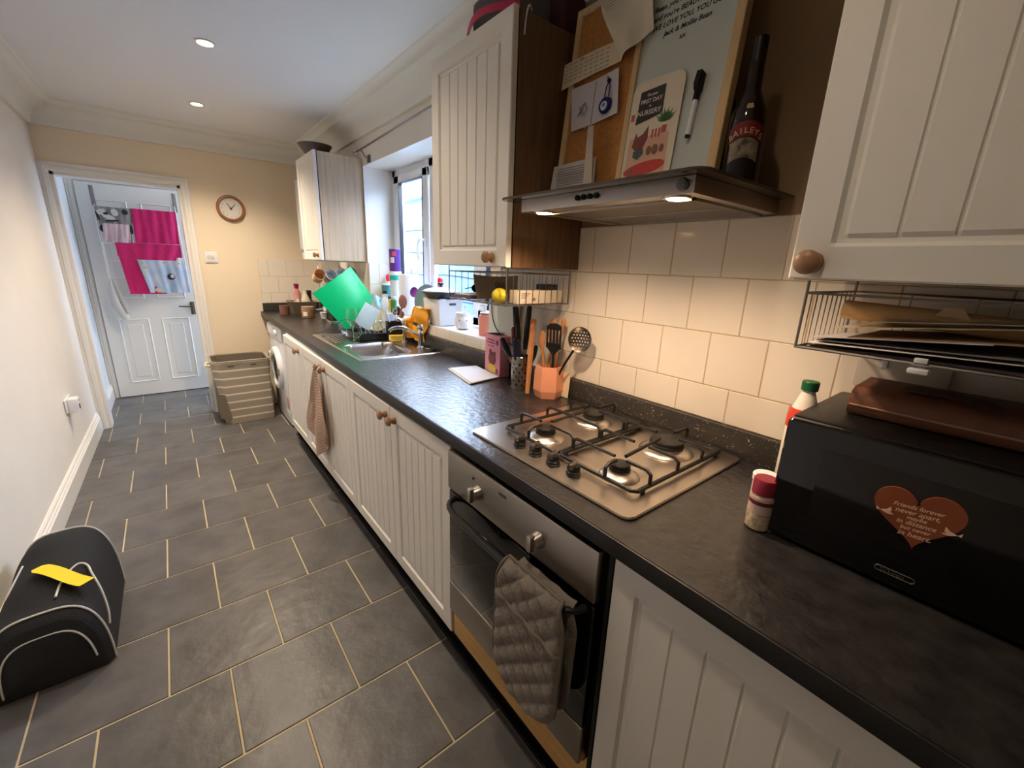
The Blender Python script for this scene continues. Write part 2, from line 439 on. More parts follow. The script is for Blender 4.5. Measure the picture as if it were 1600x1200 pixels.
# outside: neighbour's painted block wall under a roof edge, yard
nw = MB().box(2.45, 2.6, -2, 9, -.1, 2.12)
nb = struct('wall_outside', nw, mat('outside_paint', (98, 124, 158), .9, var=.2, vs=5, bump=.5, bs=14))
jt = MB()
for i, z in enumerate([1.02, 1.27, 1.52, 1.77]):
    jt.tube([(2.447, 1.5+k*.35, z+.012*sin(k*1.7+i)) for k in range(18)], .006, 6)
struct('trim_outside', jt, mat('outside_joint', (50, 56, 62), .9))
struct('roof_outside', MB().box(2.38, 2.75, -2, 9, 2.12, 2.2, .01), mat('roof_edge', (120, 132, 146), .7))
struct('ground_outside', MB().box(1.5, 2.45, -3, 9, -.15, -.05), mat('yard', (205, 202, 192), .9))

# ------------------------------------------------------------ doors
def panel_door(x0, x1, yf, z1, par_name):
    mb = MB(); mb.box(x0, x1, yf, yf+.04, .006, z1, .002, 1)
    d = struct(par_name, mb, gloss)
    w_ = x1-x0; xs = [(x0+.10, x0+w_/2-.045), (x0+w_/2+.045, x1-.10)]; zs = [(.14, .775), (.97, 1.60), (1.70, 1.85)]
    for a0, a1 in xs:
        for b0, b1 in zs:
            p = MB(); t = bmesh.new()
            R = [(0, 0), (.008, .006), (.02, -.004), (.045, -.004), (.06, .003)]
            rings = []
            for ins, dep in R:
                rings.append([t.verts.new(q) for q in [(a0+ins, yf-dep, b0+ins), (a1-ins, yf-dep, b0+ins), (a1-ins, yf-dep, b1-ins), (a0+ins, yf-dep, b1-ins)]])
            for A, B in zip(rings, rings[1:]):
                for i in range(4): t.faces.new([A[i], A[(i+1) % 4], B[(i+1) % 4], B[i]])
            t.faces.new(rings[-1]); bmesh.ops.recalc_face_normals(t, faces=t.faces); p._join(t)
            obj('door_panel', p, gloss, d, angle=15)
    return d
hd1 = panel_door(-.525, .225, 5.52, 1.985, 'door_1')
dh = MB().box(.148, .185, 5.51, 5.52, .80, .93, .004).cyl((.167, 5.47, .885), .009, .045, axis='y').tube([(.167, 5.475, .885), (.10, 5.475, .885), (.055, 5.478, .889)], .007, 8)
obj('door_handle', dh, mat('dark_chrome', (120, 116, 112), .25, 1.0), hd1)
# ------------------------------------------------------------ worktop
def wf(y): return .583+.0135*y          # front edge of the worktop (runs slightly askew)
WT = .91
wk = thing('worktop', 'long dark slate-effect worktop running the length of the right wall', 'worktop', (1.19, 1.8, .872))
def wpoly(a, b, f0=None, f1=None, back=XW-.001):
    return [((wf(a) if f0 is None else f0)+(.004 if f0 is None else 0), a), ((wf(b) if f0 is None else f1)+(.004 if f0 is None else 0), b), (back, b), (back, a)]
wm = MB()
wm.prism(wpoly(-1.2, 2.10), .038, 'z', .872); wm.prism(wpoly(2.985, YE-.001), .038, 'z', .872)
wm.prism(wpoly(2.10, 2.985, back=.725), .038, 'z', .872); wm.prism(wpoly(2.10, 2.985, 1.15, 1.15), .038, 'z', .872)
obj('worktop_slab', wm, work, wk)
em = MB().box(0, .006, -1.2, YE-.001, .8725, .9095, .003)
for v in em.bm.verts: v.co.x += wf(v.co.y)-.001
obj('edge_strip', em, edge, wk)
um = MB().box(XW-.026, XW-.007, -1.2, YE-.03, WT, UP, .002)
obj('upstand', um, upst, wk)
obj('upstand', MB().box(.665, XW-.03, YE-.022, YE-.001, WT, UP, .002), upst, wk)

# ------------------------------------------------------------ cupboard doors (tongue and groove panel)
def door_mb(xf, y0, y1, z0, z1, th=.019, ng=5, inset=.062):
    """door facing -x, its face at xf"""
    W = y1-y0; H = z1-z0; mb = MB(); t = bmesh.new()
    us = [0, .003, inset-.010, inset-.004, inset+.004, inset+.010]
    pu0, pu1 = inset+.010, W-inset-.010
    gs = [pu0+(pu1-pu0)*(i+1)/(ng+1) for i in range(ng)]
    um_ = us + [x for g in gs for x in (g-.0035, g-.001, g+.001, g+.0035)] + [W-x for x in us[::-1]]
    vs = [0, .003, inset-.010, inset-.004, inset+.004, inset+.010]; vs = vs+[H-x for x in vs[::-1]]
    def depth(u, v):
        d = min(u, W-u, v, H-v)
        if d <= 0: return .003
        if d <= inset-.0095: return 0
        if d <= inset-.0035: return .007
        if d <= inset+.0045: return .008
        r = .003
        if inset+.009 < v < H-inset-.009 or True:
            for g in gs:
                if abs(u-g) < .0012 and inset+.005 < v < H-inset-.005: r = .0062
        return r
    V = {}
    for i, u in enumerate(um_):
        for j, v in enumerate(vs): V[i, j] = t.verts.new((xf+depth(u, v), y0+u, z0+v))
    for i in range(len(um_)-1):
        for j in range(len(vs)-1): t.faces.new([V[i, j], V[i, j+1], V[i+1, j+1], V[i+1, j]])
    nu, nv = len(um_)-1, len(vs)-1
    B = [t.verts.new((xf+th, y0+a, z0+b)) for a, b in [(0, 0), (W, 0), (W, H), (0, H)]]
    t.faces.new(B)
    t.faces.new([V[i, 0] for i in range(nu+1)]+[B[1], B[0]]); t.faces.new([V[i, nv] for i in range(nu, -1, -1)]+[B[3], B[2]])
    t.faces.new([V[0, j] for j in range(nv, -1, -1)]+[B[0], B[3]]); t.faces.new([V[nu, j] for j in range(nv+1)]+[B[2], B[1]])
    bmesh.ops.recalc_face_normals(t, faces=t.faces)
    return mb._join(t)
KN = [(.0155, 0), (.0165, .003), (.014, .008), (.0092, .013), (.0092, .017), (.0145, .020), (.0185, .024), (.0185, .029), (.014, .034), (.006, .0365), (0, .037)]
def knob_mb(x, y, z, k=1.0): return MB().lathe([(a*k, -b*k) for a, b in KN], (x, y, z), 24, axis='x')
def cab_door(par, xf, y0, y1, z0, z1, ky=None, kz=None, ng=5, k=1.0):
    d = obj('door', door_mb(xf, y0, y1, z0, z1, ng=ng), doorw, par, 20)
    if ky is not None: obj('knob', knob_mb(xf, ky, kz, k), knobw, d)
    return d
XF = .605
def base_cab(label, y0, y1, doors, xf=XF):
    c = thing('base_cabinet', label, 'kitchen cabinet', (.9, (y0+y1)/2, .0))
    obj('carcass', MB().box(xf+.021, 1.15, y0+.002, y0+.020, .15, .869).box(xf+.021, 1.15, y1-.020, y1-.002, .15, .869).box(xf+.021, 1.15, y0+.02, y1-.02, .15, .168).box(1.14, 1.15, y0+.02, y1-.02, .168, .72).box(xf+.021, xf+.03, y0+.02, y1-.02, .73, .869), white_p, c)
    for (a, b, ky) in doors: cab_door(c, xf, a+.002, b-.002, .157, .86, ky, .815)
    return c
base_cab('white double base cabinet between the oven and the sink cabinet', 1.034, 1.977, [(1.034, 1.495, 1.452), (1.495, 1.977, 1.535)])
base_cab('white double base cabinet under the sink, with the dish towel', 1.977, 2.923, [(1.977, 2.431, 2.385), (2.431, 2.923, 2.475)])
base_cab('white single base cabinet next to the washing machine', 2.923, 3.437, [(2.923, 3.437, 2.975)])
base_cab('white base cabinet at the bottom right, nearest the viewer', -.10, .412, [(-.10, .412, None)])
base_cab('white base cabinet below the far end of the microwave', -.62, -.104, [(-.62, -.104, None)])
# plinth (gloss black kickboard with a tile-height skirt)
pl = thing('plinth', 'glossy black kickboard below the base cabinets', 'plinth', (.67, 1.6, 0))
obj('kickboard', MB().box(.664, .68, -1.2, 3.60, .001, .15, .002), mat('gloss_black', (16, 15, 15), .12), pl)
obj('kickboard_lip', MB().box(.652, .664, -1.2, 3.60, .001, .02, .004), mat('gloss_black', (16, 15, 15), .12), pl)

# ------------------------------------------------------------ oven
ov = thing('oven', 'built-in stainless steel and black glass oven under the hob', 'oven', (.9, .735, .27))
oy0, oy1 = .437, 1.030
obj('body', MB().box(.63, 1.15, oy0-.006, oy1, .27, .866), blackm, ov)
cpn = obj('control_panel', MB().box(.592, .63, oy0+.002, oy1-.002, .732, .857, .003), steel, ov)
obj('door_glass', MB().box(.596, .628, oy0+.002, oy1-.002, .386, .722, .004), blackg, ov)
obj('inner_window', MB().box(.5945, .597, oy0+.08, oy1-.08, .42, .66, .001), mat('oven_window', (14, 14, 13), .1), ov)
obj('door_trim', MB().box(.595, .628, oy0+.002, oy1-.002, .272, .384, .003), steel, ov)
hm = MB(); hz = .705
pts = [(.596, .995, hz), (.57, .985, hz), (.552, .95, hz)] + [(.546-.004*sin(i/8*pi), .93-.05*i*1.02, hz) for i in range(1, 9)] + [(.552, .49, hz), (.57, .47, hz), (.596, .462, hz)]
hm.tube(pts, .0085, 10, smooth=1)
obj('door_handle', hm, mat('handle_grey', (20, 20, 22), .35), ov)
for (ky, kz) in [(.862, .79), (.612, .786)]:
    kb = MB().lathe([(.021, 0), (.021, -.004), (.0185, -.008), (.018, -.020), (.0165, -.022), (0, -.022)], (.592, ky, kz), 28, axis='x')
    kb.box(.559, .575, ky-.0075, ky+.0075, kz-.02, kz+.02, .003)
    obj('knob', kb, mat('satin_steel', (190, 186, 178), .3, 1.0), cpn)
obj('lamp', MB().cyl((.5905, .888, .822), .004, .003, 12, 'x'), black, cpn)
obj('badge', MB().box(.5912, .5925, .738, .768, .829, .837), mat('badge_black', (50, 46, 44), .4), cpn)
ot = thing('filler_panel', 'strip of light oak board below the oven', 'trim board', (.62, .735, .16))
obj('board', MB().box(.612, .628, oy0-.01, oy1-.002, .158, .2685, .002), oak, ot)
obj('side_gap_shade', MB().box(.612, .66, .417, .426, .158, .866), blackm, ot)  # black strip stands for the shaded gap beside the oven

# ------------------------------------------------------------ hob
hb = thing('gas_hob', 'stainless steel four burner gas hob set in the worktop', 'hob', (.905, .71, WT))
hx0, hx1, hy0, hy1 = .652, 1.155, .42, 1.0
obj('hob_plate', MB().prism([(hx0+.02, hy0), (hx1-.02, hy0), (hx1-.006, hy0+.006), (hx1, hy0+.02), (hx1, hy1-.02), (hx1-.006, hy1-.006), (hx1-.02, hy1), (hx0+.02, hy1), (hx0+.006, hy1-.006), (hx0, hy1-.02), (hx0, hy0+.02), (hx0+.006, hy0+.006)], .007, 'z', WT+.0005, b=.002), steelh, hb)
HZ = WT+.008
burners = [(.80, .825, .026, .047), (1.02, .835, .030, .052), (.79, .552, .022, .042), (1.02, .57, .042, .066)]
for bx, by, rc, rb in burners:
    bn = obj('burner', MB().lathe([(rb+.008, -.001), (rb+.006, .003), (rb-.004, .009), (rc+.004, .012), (rc+.002, .018)], (bx, by, HZ), 32), steelh, hb)
    obj('burner_cap', MB().lathe([(rc+.002, .014), (rc+.004, .018), (rc+.003, .024), (rc, .026), (rc+.003, .027), (rc+.002, .033), (rc-.006, .035), (0, .036)], (bx, by, HZ), 32), mat('burner_black', (30, 27, 24), .45, var=.2, vs=40), bn)
for (ky, kx) in zip([.823, .758, .690, .620], [.702]*4):
    kb = MB().lathe([(.017, 0), (.0185, .004), (.017, .009), (.0155, .010), (.0165, .012), (.0165, .019), (.014, .024), (0, .025)], (kx, ky, HZ), 24)
    kk = obj('knob', kb, blackp, hb)
    obj('knob_grip', MB().box(-.017, .017, -.0055, .0055, .018, .033, .003, M=Matrix.Translation((kx, ky, HZ)) @ Matrix.Rotation(.35, 4, 'Z')), mat('knob_silver', (150, 146, 142), .25, 1.0), kk)
def grate(y0, y1, cy):
    g = MB(); x0, x1 = .735, 1.125; zb = HZ+.011; r = .0052
    rect = [(x0, y0+.01), (x0+.01, y0), (x1-.01, y0), (x1, y0+.01), (x1, y1-.01), (x1-.01, y1), (x0+.01, y1), (x0, y1-.01)]
    g.tube([(a, b, zb) for a, b in rect], r, 8, closed=True)
    for a, b in [(x0+.03, y0), (x1-.03, y0), (x0+.03, y1), (x1-.03, y1)]: g.cyl((a, b, HZ), .006, .012, 10)
    zt = zb+.034
    # fingers: rise from the rectangle and reach in over each burner
    def fing(p, q):
        P, Q = Vector((*p, 0)), Vector((*q, 0)); d = (Q-P).normalized()
        a = P+d*.012
        g.tube([(P.x, P.y, zb), (P.x, P.y, zt-.008), (a.x, a.y, zt), (Q.x, Q.y, zt)], .0045, 8)
    return g, fing, x0, x1
# far grate (left in view) and near grate
for (y0, y1, bs_) in [(.716, .935, burners[0:2]), (.468, .705, burners[2:4])]:
    g, fing, x0, x1 = grate(y0, y1, 0)
    for (bx, by, rc, rb) in bs_:
        fing((bx, y0), (bx, by-rc*.8)); fing((bx, y1), (bx, by+rc*.8))
    fing((x0, bs_[0][1]), (bs_[0][0]-bs_[0][2]*.8, bs_[0][1])); fing((x1, bs_[1][1]), (bs_[1][0]+bs_[1][2]*.8, bs_[1][1]))
    g.tube([(bs_[0][0]+bs_[0][2]*.9, bs_[0][1], HZ+.045), (bs_[1][0]-bs_[1][2]*.9, bs_[1][1], HZ+.045)], .0045, 8)
    fing(((bs_[0][0]+bs_[1][0])/2, y1), ((bs_[0][0]+bs_[1][0])/2, (y0+y1)/2+.01))
    fing(((bs_[0][0]+bs_[1][0])/2, y0), ((bs_[0][0]+bs_[1][0])/2, bs_[0][1]))
    obj('pan_support', g, iron, hb)

# ------------------------------------------------------------ wall cabinets
def wall_cab(label, y0, y1, side_m, ky, kz=1.423, xf=.852, z0=1.392, z1=2.092, dy=(0, 0), nm=5, k=1.0, gap=.004):
    c = thing('wall_cabinet', label, 'kitchen cabinet', (1.0, (y0+y1)/2, z0))
    obj('carcass', MB().box(xf+.026, XW-.001, y0, y1, z0, z1, .0015, 1), side_m, c)
    obj('gap_shade', MB().box(xf+.0195, xf+.026, y0+.004, y1-.004, z0+.002, z1-.002), blackm, c)  # black strip paints the shade in the gap behind the door
    cab_door(c, xf, y0+dy[0], y1+dy[1], z0+.001, z1+.004, ky, kz, ng=nm, k=k)
    return c
wall_cab('white grooved wall cabinet with dark oak side, left of the cooker hood', 1.105, 1.585, brownw, 1.182)
wall_cab('white wall cabinet at the top right, above the wire rack of papers', -.22, .296, brownw, .263, kz=1.420, k=1.05)
wall_cab('far wall cabinet with pale wood side, beyond the window', 3.25, 3.72, lightw, 3.318, kz=1.428, xf=.868)

# ------------------------------------------------------------ cooker hood
hd = thing('cooker_hood', 'stainless steel cooker hood with two lit lamps above the hob', 'cooker hood', (.95, .73, 1.54))
# canopy with rounded front corners
def rr(x0, x1, y0, y1, r, n=6):
    p = [(x1, y0), (x1, y1)]
    for i in range(n+1): a = pi/2+pi/2*i/n; p.append((x0+r+r*cos(a), y1-r+r*sin(a)))
    for i in range(n+1): a = pi+pi/2*i/n; p.append((x0+r+r*cos(a), y0+r+r*sin(a)))
    return p
obj('canopy', MB().prism(rr(.762, XW-.009, .43, 1.035, .03), .006, 'z', 1.574, b=.0015), mat('hood_glass', (84, 78, 68), .12, .3), hd)
obj('hood_box', MB().box(.795, XW-.010, .462, .970, 1.541, 1.574, .002), steel, hd)
fm = MB().box(.845, 1.16, .49, .90, 1.5375, 1.5412)
fl = obj('filter', fm, mat('filter_grey', (120, 110, 98), .4, .8), hd)
fr = MB()
for a in [(.842, .848, .487, .903), (1.157, 1.163, .487, .903), (.842, 1.163, .487, .492), (.842, 1.163, .898, .903), (.995, 1.0, .49, .90)]: fr.box(a[0], a[1], a[2], a[3], 1.5355, 1.5405)
obj('filter_frame', fr, steel, fl)
for ly in (.905, .512):
    obj('lamp', MB().lathe([(.029, 0), (.029, -.003), (.024, -.004), (.023, -.001)], (.822, ly, 1.541), 28, cap=False), chrome, hd)
    obj('lamp_lens', MB().lathe([(.0225, -.0015), (.018, -.005), (0, -.006)], (.822, ly, 1.541), 24), mat('hood_lamp_glow', (255, 226, 180), .5, emit=(255, 206, 140), es=22), hd)
    l = bpy.data.lights.new('hood_lamp_light', 'SPOT'); l.energy = 9; l.color = (1, .72, .48); l.spot_size = radians(150); l.spot_blend = .8; l.shadow_soft_size = .02
    lo = bpy.data.objects.new('hood_lamp_light', l); lo.location = (.822, ly, 1.530); COL.objects.link(lo)
    lo.parent = hd; lo.location = Vector((.822, ly, 1.530))-Vector((.95, .73, 1.54))
for i in range(4):
    obj('button', MB().cyl((.788, .757-.0195*i, 1.559), .0062, .009, 14, 'x', b=.001), black, hd)
obj('knob', MB().lathe([(.011, 0), (.0125, -.004), (.010, -.010), (0, -.011)], (.795, .485, 1.5575), 20, axis='x'), mat('hood_knob', (96, 98, 96), .4, .4), hd)

# ------------------------------------------------------------ ceiling spots
def spot(i, x, y, label, e, vis=True):
    s_ = thing('ceiling_spotlight', label, 'ceiling light', (x, y, ZC), group=None)
    obj('bezel', MB().lathe([(.042, 0), (.042, -.004), (.034, -.006), (.030, -.002)], (x, y, ZC), 32, cap=False), mat('bezel_white', (215, 210, 200), .35), s_)
    obj('lamp_lens', MB().lathe([(.029, -.003), (.02, -.006), (0, -.007)], (x, y, ZC), 24), lamp_w, s_)
    l = bpy.data.lights.new('ceiling_spot_light', 'SPOT'); l.energy = e; l.color = (1, .82, .62); l.spot_size = radians(130); l.spot_blend = .9; l.shadow_soft_size = .03
    lo = bpy.data.objects.new('ceiling_spot_light', l); COL.objects.link(lo); lo.parent = s_; lo.location = (0, 0, -.012)
spot(0, .295, 2.75, 'lit recessed ceiling spotlight, the nearer and brighter of the two', 62)
spot(1, .315, 3.81, 'lit recessed ceiling spotlight, the farther one, closest to the end wall', 85)
spot(2, .28, 1.69, 'recessed ceiling spotlight above the middle of the floor', 26)
spot(3, .27, .45, 'added unseen ceiling spotlight nearest the viewer, brightening the oven end', 13)  # out-of-view lamp added to brighten the near right side

# ------------------------------------------------------------ sink and tap
sk = thing('kitchen_sink', 'stainless steel sink with a drainer, set in the worktop by the window', 'sink', (.93, 2.5, WT))
def sd(x, y, cx, cy, hx, hy, r):
    qx, qy = abs(x-cx)-hx+r, abs(y-cy)-hy+r
    return math.hypot(max(qx, 0), max(qy, 0))+min(max(qx, qy), 0)-r
def smooth(t): t = max(0, min(1, t)); return t*t*(3-2*t)
def skf(u, v):
    x = .703+u*(1.165-.703); y = 2.082+v*(3.005-2.082); z = WT+.006
    e = min(x-.703, 1.165-x, y-2.082, 3.005-y)
    if e < .008: z = WT+.001+.005*smooth(e/.008)
    d = sd(x, y, .893, 2.34, .148, .185, .06)
    z -= .15*smooth(-d/.03)
    # raised rim beyond the step and shallow drainer with ribs
    d2 = sd(x, y, .893, 2.77, .155, .185, .05)
    if d2 < 0:
        z -= .008*smooth(-d2/.012)
        if -d2 > .02: z += .003*max(0, sin((x-.75)/.026*2*pi))
    return (x, y, z)
obj('sink_body', MB().grid(100, 180, skf), sinkm, sk, 60)
obj('drain', MB().lathe([(.04, .0), (.036, .003), (.02, .002), (0, .001)], (.893, 2.34, WT-.1425), 24), chrome, sk)
obj('overflow', MB().cyl((1.034, 2.30, WT-.045), .014, .004, 18, 'x'), black, sk)
tp = thing('mixer_tap', 'chrome two-handle bridge mixer tap behind the sink bowl', 'tap', (1.118, 2.35, WT))
tb = MB()
for y in (2.47, 2.25):
    tb.lathe([(.026, .004), (.026, .010), (.015, .018), (.013, .07), (.016, .085), (.0145, .105), (.012, .108)], (1.118, y, WT), 20)
tb.tube([(1.118, 2.25, .992), (1.118, 2.47, .992)], .0095, 12)
obj('tap_body', tb, chrome, tp)
obj('spout', MB().tube([(1.118, 2.37, .992), (1.10, 2.375, 1.012), (1.05, 2.39, 1.022), (1.01, 2.40, 1.018), (.992, 2.405, 1.0)], .0105, 12, smooth=2), chrome, tp)
for y, a in ((2.47, .9), (2.25, 1.0)):
    h = MB().lathe([(.013, 0), (.019, .008), (.020, .030), (.016, .038), (0, .040)], (1.118, y, WT+.105), 16)
    h.tube([(1.118, y, WT+.13), (1.085, y+.022, WT+.15)], [.008, .010], 10)
    obj('tap_handle', h, chrome, tp)
# ------------------------------------------------------------ wall things
CK = (.515, YE, 1.792)
ck = thing('wall_clock', 'round wooden wall clock on the cream end wall', 'clock', CK)
def ylathe(prof, c, n=40): return MB().lathe(prof, c, n, axis='y', cap=False)
obj('rim', ylathe([(.104, -.001), (.106, -.012), (.100, -.026), (.090, -.028), (.084, -.018), (.083, -.010)], CK), mat('clock_wood', (150, 96, 56), .4, var=.12, vs=12), ck)
obj('face', ylathe([(.084, -.009), (0, -.010)], CK), mat('clock_face', (222, 218, 210), .4), ck)
hn = MB()
def hand(a, L_, w_):
    d = Vector((sin(a), 0, cos(a))); s_ = Vector((cos(a), 0, -sin(a))); c = Vector(CK)+Vector((0, -.014, 0))
    hn.face([c-d*.012-s_*w_, c-d*.012+s_*w_, c+d*L_+s_*w_*.4, c+d*L_-s_*w_*.4])
hand(radians(-33), .052, .004); hand(radians(45), .05, .0028)
hn.cyl((CK[0], YE-.016, CK[2]), .005, .004, 12, 'y')
obj('hands', hn, black, ck)
obj('numerals', join([text_mesh(str(h if h else 12), .017, frameM((CK[0]+.066*sin(h*pi/6), YE-.0108, CK[2]+.066*cos(h*pi/6)-.006), (1, 0, 0), (0, 0, 1)), align='CENTER') for h in range(12)]), inkg, ck)
lw = thing('light_switch', 'white triple light switch beside the doorway', 'light switch', (.324, YE, 1.382))
obj('plate', MB().box(.279, .369, YE-.009, YE-.0005, 1.338, 1.426, .004), white_p, lw)
for i in range(3): obj('rocker', MB().box(.296+i*.018, .311+i*.018, YE-.013, YE-.008, 1.368, 1.398, .003), mat('switch_ivory', (214, 206, 192), .35), lw)
sx = xl(3.73)
ws = thing('wall_socket', 'white wall socket low on the left wall with a device plugged in', 'socket', (sx, 3.73, .45))
obj('plate', MB().box(sx+.0005, sx+.010, 3.64, 3.82, .415, .50, .004), white_p, ws)
pg = obj('plug_adapter', MB().box(sx+.010, sx+.06, 3.66, 3.74, .405, .50, .010), white_p, ws)
obj('slot', MB().box(sx+.0595, sx+.0612, 3.675, 3.70, .43, .46, .002).box(sx+.0595, sx+.0612, 3.70, 3.71, .475, .485), black, pg)
rs = thing('wall_socket', 'double wall socket on the tiles under the right wire rack', 'socket', (XW-.008, .155, 1.20))
obj('plate', MB().box(XW-.018, XW-.008, .085, .235, 1.165, 1.25, .006), mat('socket_white_shaded', (205, 198, 186), .35), rs)  # white plate; the shade on it is put into the colour
for y_ in (.125, .183): obj('rocker', MB().box(XW-.022, XW-.017, y_, y_+.012, 1.215, 1.235, .002), white_p, rs)

# boiler beside the far cabinet
bo = thing('boiler', 'white wall boiler between the far cabinet and the end wall', 'boiler', (1.08, 4.1, 1.40))
obj('casing', MB().box(.975, XW-.001, 3.86, 4.30, 1.475, 2.045, .012), white_p, bo)
obj('lower_panel', MB().box(.985, XW-.001, 3.87, 4.29, 1.392, 1.452, .005), white_p, bo)
obj('vent', MB().box(.9835, .986, 4.20, 4.22, 1.40, 1.445).box(.99, XW-.01, 3.90, 4.26, 1.452, 1.475), mat('vent_grey', (120, 116, 108), .6), bo)

# curtain rail
cr = thing('curtain_rail', 'thin curtain rail above the window', 'curtain rail', (1.13, 2.6, 2.13))
obj('rail', MB().tube([(1.135, 3.20, 2.113), (1.13, 1.62, 2.15)], .006, 8), wire, cr)
obj('finial', MB().ball((1.135, 3.21, 2.113), .014), wire, cr)
obj('bracket', MB().tube([(XW-.002, 3.10, 2.07), (1.165, 3.10, 2.072), (1.135, 3.10, 2.113)], .005, 6).box(XW-.012, XW-.001, 3.08, 3.12, 2.04, 2.09, .002), wire, cr)

# ------------------------------------------------------------ washing machine
wm_ = thing('washing_machine', 'white front-loading washing machine beside the laundry basket', 'washing machine', (.9, 4.08, 0))
xa = .662
obj('cabinet', MB().box(xa, 1.15, 3.785, 4.38, .02, .845, .008), white_p, wm_)
obj('control_fascia', MB().box(xa-.006, xa+.005, 3.79, 4.375, .735, .84, .004), white_p, wm_)
obj('drawer', MB().box(xa-.012, xa-.005, 4.19, 4.365, .75, .825, .008), white_p, wm_)
obj('dial', MB().lathe([(.030, 0), (.028, -.02), (.02, -.024), (0, -.025)], (xa-.006, 3.98, .79), 24, axis='x'), white_p, wm_)
wd = obj('door_ring', MB().lathe([(.185, 0), (.187, -.02), (.175, -.035), (.15, -.038), (.128, -.02), (.128, 0)], (xa, 4.08, .47), 40, axis='x', cap=False), white_p, wm_)
obj('door_glass', MB().lathe([(.13, -.012), (.09, -.03), (0, -.036)], (xa, 4.08, .47), 32, axis='x'), mat('drum_glass', (40, 42, 46), .08), wd)
obj('door_catch', MB().box(xa-.046, xa-.02, 3.90, 3.925, .44, .50, .006), chrome, wd)
obj('filter_flap', MB().box(xa-.003, xa+.001, 3.82, 3.94, .06, .13, .002), mat('flap_white', (214, 214, 214), .4), wm_)
obj('sticker', MB().box(xa-.0015, xa+.0, 3.80, 3.87, .155, .26), mat('sticker_orange', (214, 150, 120), .5), wm_)
obj('foot', MB().cyl((xa+.05, 3.83, 0), .02, .022), blackp, wm_); obj('foot', MB().cyl((xa+.05, 4.33, 0), .02, .022), blackp, wm_)

# ------------------------------------------------------------ laundry basket
bx0, bx1, by0, by1 = .185, .605, 4.13, 4.50
lb = thing('laundry_basket', 'tall grey and white striped fabric laundry basket with rope handles', 'laundry basket', (.4, 4.3, 0))
def octo(x0, x1, y0, y1, c): return [(x0+c, y0), (x1-c*.3, y0), (x1, y0+c*.3), (x1, y1-c), (x1-c, y1), (x0+c, y1), (x0, y1-c), (x0, y0+c)]
stripe = wave('basket_stripes', (166, 154, 138), (230, 220, 202), 14.6, 2, .95, .80)
t = bmesh.new(); rings = []
for k in range(19):
    f = k/18; z = .003+f*.545; sh = (1-f)*.02
    rings.append([t.verts.new((x+.004*sin(9*z+3*x), y+.004*sin(13*z+5*x), z)) for x, y in octo(bx0+sh+.02*(1-f), bx1-sh*.6, by0+sh*.2, by1-sh, .055)])
for A, B in zip(rings, rings[1:]):
    for i in range(8): t.faces.new([A[i], A[(i+1) % 8], B[(i+1) % 8], B[i]])
t.faces.new(rings[0][::-1]); t.normal_update()
bmesh.ops.solidify(t, geom=t.faces[:], thickness=.006)
obj('body', MB()._join(t), stripe, lb, 50)
t = bmesh.new(); rings = []
for ins, z in [(.006, .549), (.012, .545), (.012, .42), (.012, .05)]:
    rings.append([t.verts.new((x, y, z)) for x, y in octo(bx0+ins, bx1-ins, by0+ins, by1-ins, .05)])
for A, B in zip(rings, rings[1:]):
    for i in range(8): t.faces.new([A[i], A[(i+1) % 8], B[(i+1) % 8], B[i]])
t.faces.new(rings[-1])
obj('lining', MB()._join(t), mat('basket_lining', (122, 112, 98), .95, bump=.4, bs=60), lb)
obj('rim', MB().tube([(x, y, .549) for x, y in octo(bx0, bx1, by0, by1, .055)], .006, 8, closed=True), mat('basket_rim', (170, 158, 140), .9), lb)
for hy, hx in ((4.30, bx1+.004), (4.30, bx0-.004)):
    sg = 1 if hx > .4 else -1
    obj('handle', MB().tube([(hx, hy-.06, .50), (hx+.022*sg, hy-.065, .515), (hx+.03*sg, hy-.04, .575 if sg > 0 else .50), (hx+.03*sg, hy+.04, .575 if sg > 0 else .50), (hx+.02*sg, hy+.065, .515), (hx, hy+.06, .50)], .009, 8, smooth=2), mat('rope', (226, 214, 190), .9), lb)
for x_ in (.29, .455): obj('eyelet', MB().box(x_, x_+.045, by0-.004, by0, .506, .516, .003), mat('eyelet_grey', (92, 84, 74), .8), lb)

# ------------------------------------------------------------ black bag on the floor
bg_ = thing('sports_bag', 'black fabric bag with white piping on the floor against the left wall', 'bag', (-.48, 2.0, 0))
BY0, BY1 = 1.76, 2.27
def sect(a, f):
    """a 0..1 round the D-shaped section from floor right over the top to floor left; f 0..1 along the bag"""
    y = BY0+(BY1-BY0)*f
    H = (.262+.05*smooth(f*1.3)) ; xr = -.332+.0*f; x_l = -.622+.012*f
    cx, hw = (xr+x_l)/2, (xr-x_l)/2
    th = a*pi
    cx_ = cos(th); sz = sin(th)
    x = cx+hw*(abs(cx_)**.62)*(1 if cx_ > 0 else -1); z = .006+H*(abs(sz)**.72)
    return Vector((x, y, z))
def bagf(u, v):
    e = min(v, 1-v); k = 1-.12*(1-min(1, e/.07))**2
    p = sect(u, v); c = Vector(((-.332-.622)/2, p.y, 0)); q = c+(p-c)*k
    q.z += .006*sin(14*v+5*u)*sin(pi*u); q.z = max(.004, q.z)
    return q
bm_ = MB().grid(36, 30, bagf)
